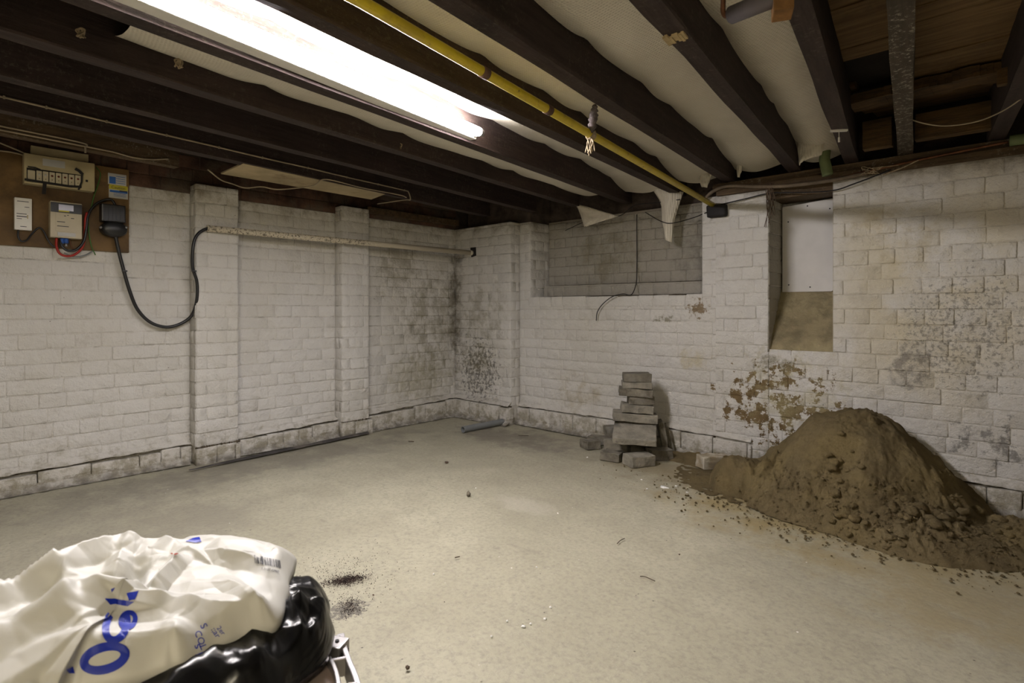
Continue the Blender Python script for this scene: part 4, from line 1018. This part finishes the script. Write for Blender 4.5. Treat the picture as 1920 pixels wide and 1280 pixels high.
# black damp-proof strip along the left wall
def strip(u, v):
    a = on_z(355, 884, 0); b = on_z(692, 814, 0); p = a.lerp(b, u); n_ = Vector(((b-a).y, -(b-a).x, 0)).normalized()
    w_ = .012+.05*smooth01(u*3)*(1-.2*u); return p-n_*(w_*(v-.1))+UP*(.006+.012*math.sin(v*math.pi)*(.4+.6*u)+.004*N3(u*9, v*3, 1))
link('rubber_strip', grid_mesh('rubber_strip', 90, 6, strip), DIRTW, label='dirty black strip lying along the foot of the left wall', cat='strip', kind='thing')
# scattered dark grit by the bags
mb = MB()
tet = [Vector((1, 0, -.5)), Vector((-.6, .9, -.5)), Vector((-.6, -.9, -.5)), Vector((0, 0, .9))]
c0 = on_z(650, 1087, 0); c1 = on_z(655, 1135, 0); c2 = on_z(640, 1080, 0)
axis = (on_z(690, 1079, 0)-on_z(608, 1092, 0)); ax_n = axis.normalized(); ax_p = Vector((-ax_n.y, ax_n.x, 0))
for k in range(4000):
    if k < 2500: p = c0+ax_n*rnd.gauss(0, .034)+ax_p*rnd.gauss(0, .017)*(1+.4*math.sin(k))
    elif k < 3100: p = c1+ax_n*rnd.gauss(0, .018)+ax_p*rnd.gauss(0, .03)
    else: p = c2+Vector((rnd.gauss(0, .12), rnd.gauss(0, .10), 0))
    r = .0006+.0015*rnd.random()**2; th = rnd.random()*6; ct, st = math.cos(th)*r, math.sin(th)*r
    mb.add([Vector((p.x+v.x*ct-v.y*st, p.y+v.x*st+v.y*ct, .0008+v.z*r+.0015*rnd.random())) for v in tet], [(0, 1, 2), (0, 3, 1), (1, 3, 2), (2, 3, 0)])
mb.obj('spilled_grit', GRIT, label='spilled dark grit on the floor beside the bags', cat='grit', kind='stuff')
# white paint drips
def drip(px, py, r, lab, el=1.0):
    p = on_z(px, py, 0); n_ = 18; vs = [p+UP*.004]+[p+Vector((math.cos(t)*r*(1+.35*math.sin(t*3+px))*el, math.sin(t)*r*(1+.3*math.cos(t*2+py)), .0018)) for t in [2*math.pi*k/n_ for k in range(n_)]]
    vs += [Vector((v.x, v.y, -.001)) for v in vs[1:]]
    MB_ = MB(); MB_.add(vs, [(0, k+1, (k+1) % n_+1) for k in range(n_)]+[(k+1, k+1+n_, (k+1) % n_+1+n_, (k+1) % n_+1) for k in range(n_)])
    MB_.obj('paint_drip', PAINTW, smooth=True, label=lab, cat='paint drip', group='white paint drips on the floor', kind='thing')
drip(1245, 913, .016, 'largest white paint splash, in front of the sand heap', 1.4)
for px, py, r in ((1268, 911, .006), (1288, 923, .006), (1203, 899, .005), (1213, 916, .004), (1101, 857, .005), (981, 1174, .0055), (995, 1169, .003), (951, 1164, .003), (1022, 1160, .004), (1032, 1138, .0035), (1006, 1063, .003), (1046, 962, .003), (813, 1076, .003), (892, 915, .003), (922, 1193, .003)):
    drip(px, py, r, 'tiny white paint spot on the concrete floor')
# twigs and small stones
def twig(pts, r, lab): cable('twig', [on_z(px, py, .003+r) for px, py in pts], r, simple('twig_bark', (.06, .04, .025), .9) if 'twig_bark' not in bpy.data.materials else bpy.data.materials['twig_bark'], lab, 'twig')
twig([(1200, 1080), (1210, 1081), (1228, 1089)], .0014, 'small forked twig on the floor right of centre')
twig([(1157, 1019), (1163, 1013), (1171, 1009)], .0014, 'short curved twig on the floor below the stone stack')
twig([(853, 1045), (862, 1043)], .0018, 'tiny dark twig in the middle of the floor')
twig([(972, 816), (991, 816.5)], .002, 'thin dark splinter on the floor in front of the grey pipe')
twig([(766, 827), (776, 827.5)], .0025, 'dark splinter left of the grey pipe')
for i, (px, py, r, lab, sq) in enumerate(((879, 930, .010, 'small brown pebble standing alone in the middle of the floor', 1.5), (764, 1253, .006, 'dark pebble near the bottom edge of the photo', .7), (700, 1116, .003, 'tiny dark pebble beside the spilled grit', .8), (1274, 1040, .003, 'tiny dark pebble right of the curved twig', .8),
        (837, 867, .010, 'flat dark crumb on the floor below the grey pipe', .4), (358, 862, .010, 'small pale chip at the foot of the first pilaster', .6))):
    o = link('pebble', ico(r, i*9+2, 2, 'pebble', sq), None, label=lab, cat='pebble', kind='thing'); o.data.materials.clear(); o.data.materials.append(LIMEST if i == 5 else (RAW if i else STONE)); p = on_z(px, py, 0); o.location = (p.x, p.y, r*sq*.7)

# ================================================================ STEP STOOL, BAGS
ZS = .42                      # top of the step stool
def TT(px, py, z=ZS): return on_z(px, py, z)
stl = empty('step_stool', (TT(560, 1300).x, TT(560, 1300).y, 0), 'small aluminium step stool under the bags, its latch and rail in view', 'step stool', kind='thing')
# rail polygon in picture
r1 = [TT(628, 1196), TT(624, 1222), TT(640, 1258), TT(650, 1300), TT(655, 1360)]
r2 = [TT(646, 1188), TT(652, 1222), TT(668, 1252), TT(680, 1290), TT(690, 1340)]
r1 = spline([TT(618, 1200), TT(614, 1224), TT(626, 1246), TT(634, 1275), TT(640, 1330)], 6); r2 = spline([TT(641, 1186), TT(646, 1212), TT(655, 1238), TT(668, 1270), TT(684, 1330)], 6)
def rail(P, w_, h_, name):
    mb = MB(); n = len(P); vs = []
    for i, p in enumerate(P):
        t = (P[min(i+1, n-1)]-P[max(i-1, 0)]).normalized(); u = Vector((t.y, -t.x, 0))*w_/2
        vs += [p+u, p-u, p-u-UP*h_, p+u-UP*h_]
    fs = [(i*4+k, i*4+(k+1) % 4, i*4+4+(k+1) % 4, i*4+4+k) for i in range(n-1) for k in range(4)]+[(0, 3, 2, 1), (n*4-4, n*4-3, n*4-2, n*4-1)]
    mb.add(vs, fs); o = mb.obj(name, ALU, stl); md = o.modifiers.new('b', 'BEVEL'); md.width = .0012; md.segments = 2; return o
rail(r1, .006, .03, 'rail'); rail(r2, .0075, .03, 'rail')
rail([TT(617, 1199), TT(641, 1187)], .007, .03, 'crossbar'); rail([TT(622, 1236), TT(652, 1230)], .006, .025, 'crossbar'); rail([TT(640, 1284), TT(672, 1279)], .006, .025, 'crossbar')
lc = TT(632, 1205, ZS+.003); rot = Matrix.Rotation(PHI-.25, 4, 'Z')
MB().box((-.014, -.014, -.02), (.012, .014, .002), Matrix.Translation(lc) @ rot, bev=.002).obj('latch', ALU, stl)
MB().box((-.012, -.006, -.03), (.012, .012, .001), Matrix.Translation(TT(632, 1222, ZS-.006)) @ rot, bev=.001).obj('latch_slot', BLKM, stl)
MB().tube([lc+Vector((0, 0, .001)), lc+Vector((0, 0, .004))], .003, 10).obj('rivet', BLKM, stl)
pt = [TT(560, 1205, ZS-.012), TT(622, 1250, ZS-.012), TT(640, 1330, ZS-.012), TT(520, 1420, ZS-.012), TT(60, 1450, ZS-.012), TT(-60, 1330, ZS-.012), TT(60, 1190, ZS-.012), TT(300, 1150, ZS-.012)]
mb = MB(); mb.add(pt+[p-UP*.02 for p in pt], [tuple(range(8)), tuple(range(15, 7, -1))]+[(i, i+8, (i+1) % 8+8, (i+1) % 8) for i in range(8)]); mb.obj('platform', PINKW, stl)
for px, py in ((612, 1245), (590, 1380), (80, 1400), (90, 1230)):
    p = TT(px, py, ZS-.03); MB().box((p.x-.012, p.y-.012, 0), (p.x+.012, p.y+.012, p.z), bev=.002).obj('leg', ALU, stl)

from mathutils.geometry import delaunay_2d_cdt
def facet_field(cx, cy, half, n, amp, ang, stretch, seed, calm=()):
    rg = random.Random(seed); ca, sa = math.cos(ang), math.sin(ang); P2 = []
    for _ in range(n): P2.append(Vector((rg.uniform(-half, half), rg.uniform(-half, half)/stretch)))
    for a in (-2, 2):
        for b in (-2, 2): P2.append(Vector((a*half, b*half)))
    V, _, Fc, *_r = delaunay_2d_cdt(P2, [], [], 0, 1e-6)
    vs = [(v.x, v.y, rg.uniform(-1, 1)*amp) for v in V]; tree = BVHTree.FromPolygons(vs, [tuple(f) for f in Fc])
    def f(x, y):
        dx, dy = x-cx, y-cy; u = dx*ca+dy*sa; v = -dx*sa+dy*ca; h = tree.ray_cast(Vector((u, v, 1)), Vector((0, 0, -1)))
        k = 1
        for c_, r_ in calm: k *= .2+.8*smooth01(((Vector((x, y, 0))-Vector((c_.x, c_.y, 0))).length/r_-.4)*1.6)
        return (h[0].z if h[0] is not None else 0)*k
    return f
def bag_mesh(name, outline, zbase, T, seed, folds, flat=.35, NA=260, NR=60, low=None, ridges=(), crumple=()):
    """crumpled bag: closed outline in the world (list of Vectors) inflated; returns mesh"""
    P = spline(outline+[outline[0]], 14)[:-1]; m = len(P); c = sum(P, Vector())/m
    vs = []; fs = []
    def fold(x, y):
        s_ = 0
        for (ang, fr, am, sd) in folds:
            ca, sa = math.cos(ang), math.sin(ang); u = x*ca+y*sa; v = -x*sa+y*ca
            q = N3(u*fr*.28+sd, v*fr+N3(u*fr*.5, v*fr*.5, sd)*.8, sd); s_ += am*(1-abs(q)*2.6)
        if crumple:
            for g_ in crumple: s_ += g_(x, y)
        return s_
    for r in range(NR+1):
        t = (r/NR)**.8
        for k in range(NA):
            f = k/NA*m; i = int(f); p = P[i % m].lerp(P[(i+1) % m], f-i)
            wob = 1+.02*N3(k*.09, seed, t*2)
            q = c.lerp(p, t*wob if r else 0); prof = (1-t**3.2)**.6
            h = T*prof*(1+.2*N3(q.x*5, q.y*5, seed))
            h += fold(q.x, q.y)*(.15+.85*smooth01((1-t)*5))
            for (a, b, am, wd) in ridges:
                ab = b-a; tt = max(0, min(1, (q-a).dot(ab)/ab.dot(ab))); dd = ((q-(a+ab*tt))*Vector((1, 1, 0))).length if False else (Vector((q.x, q.y, 0))-Vector(((a+ab*tt).x, (a+ab*tt).y, 0))).length
                h += am*(smooth01(1-dd/wd) if am < 0 else max(0, 1-dd/wd))*smooth01((1-t)*8)*(.45+.55*smooth01(min(tt, 1-tt)*5))
            vs.append(Vector((q.x, q.y, zbase+max(h, -.012))))
    for r in range(NR):
        for k in range(NA):
            a = r*NA+k; b = r*NA+(k+1) % NA; fs.append((a, (r+1)*NA+k, (r+1)*NA+(k+1) % NA, b))
    # underside
    off = len(vs)
    for r in range(5, -1, -1):
        t = r/5
        for k in range(NA):
            i = k/NA*m; p = P[int(i) % m].lerp(P[(int(i)+1) % m], i-int(i)); q = c.lerp(p, t*.985)
            zz = zbase-.012-.010*(1-t)
            if low: zz = min(zz, low(q.x, q.y))
            vs.append(Vector((q.x, q.y, zz)))
    for k in range(NA): fs.append((NR*NA+k, off+k, off+(k+1) % NA, NR*NA+(k+1) % NA))
    for r in range(5):
        for k in range(NA): a = off+r*NA+k; b = off+r*NA+(k+1) % NA; fs.append((a, a+NA, b+NA, b))
    me = bpy.data.meshes.new(name); me.from_pydata([tuple(v) for v in vs], [], fs); me.update(); me.polygons.foreach_set('use_smooth', [True]*len(me.polygons))
    return me
zb1 = ZS+.004
o1 = [(540, 1140), (572, 1120), (607, 1112), (618, 1135), (620, 1170), (628, 1182), (612, 1225), (570, 1262), (500, 1330), (300, 1420), (60, 1430), (-80, 1330), (30, 1230), (220, 1190), (420, 1160)]
ol = [on_z(px, py, zb1+.02) for px, py in o1]
ra = on_z(604, 1110, zb1+.04); 
bc = on_z(350, 1230, zb1)
bme = bag_mesh('black_bag', ol, zb1+.015, .055, 4, [(.9, 14, .008, 3), (1.9, 22, .006, 8), (.2, 40, .0025, 5)], ridges=[(on_z(560, 1120, zb1+.07), on_z(570, 1230, zb1+.07), .022, .035), (on_z(612, 1120, zb1+.05), on_z(606, 1200, zb1+.05), .022, .02), (on_z(470, 1180, zb1+.07), on_z(480, 1260, zb1+.07), .012, .03)], crumple=[facet_field(bc.x, bc.y, .6, 170, .011, 1.3, 2.2, 5), facet_field(bc.x, bc.y, .6, 900, .0035, 1.0, 1.8, 6)])
link('black_bag', bme, BBAG, label='shiny black plastic rubbish bag under the white carrier bag', cat='bag', kind='thing')
zb2 = zb1+.075
wbg = empty('white_carrier_bag', on_z(250, 1150, zb2), 'crumpled white plastic carrier bag with large blue letters', 'bag', kind='thing')
o2 = [(550, 1040), (556, 1044), (555, 1052), (545, 1075), (541, 1105), (528, 1150), (500, 1166), (455, 1178), (400, 1200), (340, 1232), (290, 1245), (180, 1275), (120, 1290), (40, 1360), (-120, 1400), (-260, 1300), (-160, 1160), (-20, 1118), (60, 1090), (140, 1056), (220, 1030), (300, 1036), (352, 1020), (430, 1016), (500, 1026)]
ol2 = [on_z(px, py, zb2+.012) for px, py in o2]
Zr = zb2+.05
def zz(px, py): return on_z(px, py, Zr)
rid = [(zz(-60, 1150), zz(225, 1040), .030, .026), (zz(225, 1040), zz(330, 1030), .016, .03), (zz(-60, 1215), zz(150, 1140), .026, .04), (zz(150, 1140), zz(330, 1120), .022, .03), (zz(330, 1120), zz(480, 1110), .014, .03),
       (zz(340, 1055), zz(275, 1110), .018, .016), (zz(230, 1050), zz(200, 1120), .012, .016), (zz(330, 1150), zz(300, 1240), .012, .022), (zz(420, 1075), zz(520, 1120), .010, .016), (zz(360, 1040), zz(500, 1048), .012, .02),
       (zz(20, 1178), zz(225, 1085), -.034, .028), (zz(240, 1105), zz(262, 1060), -.018, .016), (zz(150, 1260), zz(230, 1210), -.010, .04)]
calm = ((zz(505, 1055), .05), (zz(200, 1230), .05))
wme = bag_mesh('film', ol2, zb2+.004, .042, 2, [(.5, 9, .003, 1.3), (1.5, 16, .002, 5.1)], NA=460, NR=150, ridges=rid, crumple=[facet_field(bc.x, bc.y, .6, 260, .0125, .75, 1.9, 8, calm), facet_field(bc.x, bc.y, .6, 900, .0050, 1.1, 1.5, 9, calm), facet_field(bc.x, bc.y, .6, 3200, .0014, .4, 1.5, 10, calm)])
wfo = link('film', wme, WBAG, wbg)
# sealed flat end and the edge strip at the far right
# projected print: letters follow the folds
bvh = BVHTree.FromPolygons([tuple(v.co) for v in wme.vertices], [tuple(p.vertices) for p in wme.polygons])
def cast(px, py):
    d = ray(px, py).normalized(); h = bvh.ray_cast(O, d); return h
def bag_print(body, size_px, cx, cy, ang, mat, name='lettering', sx=1.0, mirror=False, shape=None, off=.0009):
    """print laid out on the bag around the picture point, tessellated finely and pressed onto the film (straight down)"""
    me = text_mesh(body, 1.0) if shape is None else shape
    bm = bmesh.new(); bm.from_mesh(me); bmesh.ops.triangulate(bm, faces=bm.faces[:])
    for _ in range(6):
        es = [e for e in bm.edges if e.calc_length() > 4.0/size_px]
        if not es: break
        bmesh.ops.subdivide_edges(bm, edges=es, cuts=1); bmesh.ops.triangulate(bm, faces=bm.faces[:])
    h = cast(cx, cy)
    if h[0] is None: bm.free(); return
    ca, sa = math.cos(ang), math.sin(ang); bad = []
    for v in bm.verts:
        x, y = v.co.x*size_px*sx*(-1 if mirror else 1), v.co.y*size_px
        px, py = cx+x*ca-y*sa, cy-(x*sa+y*ca)
        q = cast(px, py)
        if q[0] is None: bad.append(v); v.co = (0, 0, 0); continue
        v.co = q[0]+q[1]*off if q[1].dot(ray(px, py)) < 0 else q[0]-q[1]*off
    bmesh.ops.delete(bm, geom=bad, context='VERTS')
    bmesh.ops.delete(bm, geom=[f for f in bm.faces if max(e.calc_length() for e in f.edges) > .02], context='FACES')
    m2 = bpy.data.meshes.new(name); bm.to_mesh(m2); bm.free(); m2.materials.clear(); link(name, m2, mat, wbg)
def ring_shape(rx, ry, t, a0=0, a1=360, n=60):
    mb = MB(); k0 = [math.radians(a0+(a1-a0)*i/n) for i in range(n+1)]; vs = []
    for a in k0: vs += [(math.cos(a)*rx, math.sin(a)*ry, 0), (math.cos(a)*(rx-t), math.sin(a)*(ry-t), 0)]
    mb.add([Vector(v) for v in vs], [(2*i, 2*i+1, 2*i+3, 2*i+2) for i in range(n)]); return mb.mesh('s')
bag_print('', 1, 196, 1234, .28, BAGBLUE, shape=ring_shape(48, 29, 17))
bag_print('', 1, 218, 1172, 1.25, BAGBLUE, shape=ring_shape(36, 26, 14, 60, 330))
bag_print('', 1, 240, 1163, .9, BAGBLUE, shape=ring_shape(20, 17, 9, -60, 300))
def poly_shape(pts, cx, cy):
    mb = MB(); mb.add([Vector((x-cx, -(y-cy), 0)) for x, y in pts], [tuple(range(len(pts)))]); return mb.mesh('s')
def bag_poly(pts, mat):
    cx = sum(p[0] for p in pts)/len(pts); cy = sum(p[1] for p in pts)/len(pts)
    bag_print('', 1, cx, cy, 0, mat, shape=poly_shape(pts, cx, cy))
bag_poly([(237, 1112), (260, 1108), (253, 1124), (242, 1126)], BAGBLUE)
bag_poly([(196, 1122), (215, 1122), (252, 1128), (240, 1136), (215, 1132), (206, 1134)], BAGBLUE)
bag_poly([(208, 1104), (216, 1101), (213, 1107), (210, 1111)], BAGBLUE)
bag_poly([(123, 1255), (135, 1249), (140, 1262), (128, 1262)], BAGBLUE)
bag_poly([(347, 1015), (362, 1009), (374, 1007), (378, 1016), (366, 1018)], BAGBLUE)
bag_poly([(319, 1038), (328, 1036), (334, 1038), (326, 1041)], REDP)
bag_print('s jo)', 24, 378, 1226, -1.15, BAGBLUE); bag_print('S', 19, 381, 1174, -1.1, BAGBLUE)
bag_print('COL', 18, 375, 1200, -1.2, BAGBLUE); bag_print(':;ar', 16, 404, 1186, -1.0, BAGBLUE); bag_print('2er', 13, 414, 1182, -.9, BAGBLUE)
# barcode
rb_ = random.Random(4); x = -25
while x < 25:
    w_ = rb_.choice((1, 1, 1.6, 2.4)); cx_, cy_ = 504+x*.98, 1054+x*.20
    bag_poly([(cx_-w_/2-3, cy_-8), (cx_+w_/2-3, cy_-8), (cx_+w_/2-1, cy_+7), (cx_-w_/2-1, cy_+7)], INK); x += w_+rb_.choice((1.2, 1.6, 2.2))
bag_print('5 0137 42960', 6, 506, 1069, -.2, INK)
print('objects', len(bpy.data.objects), 'tris ~', sum(len(m.polygons) for m in bpy.data.meshes)*2)
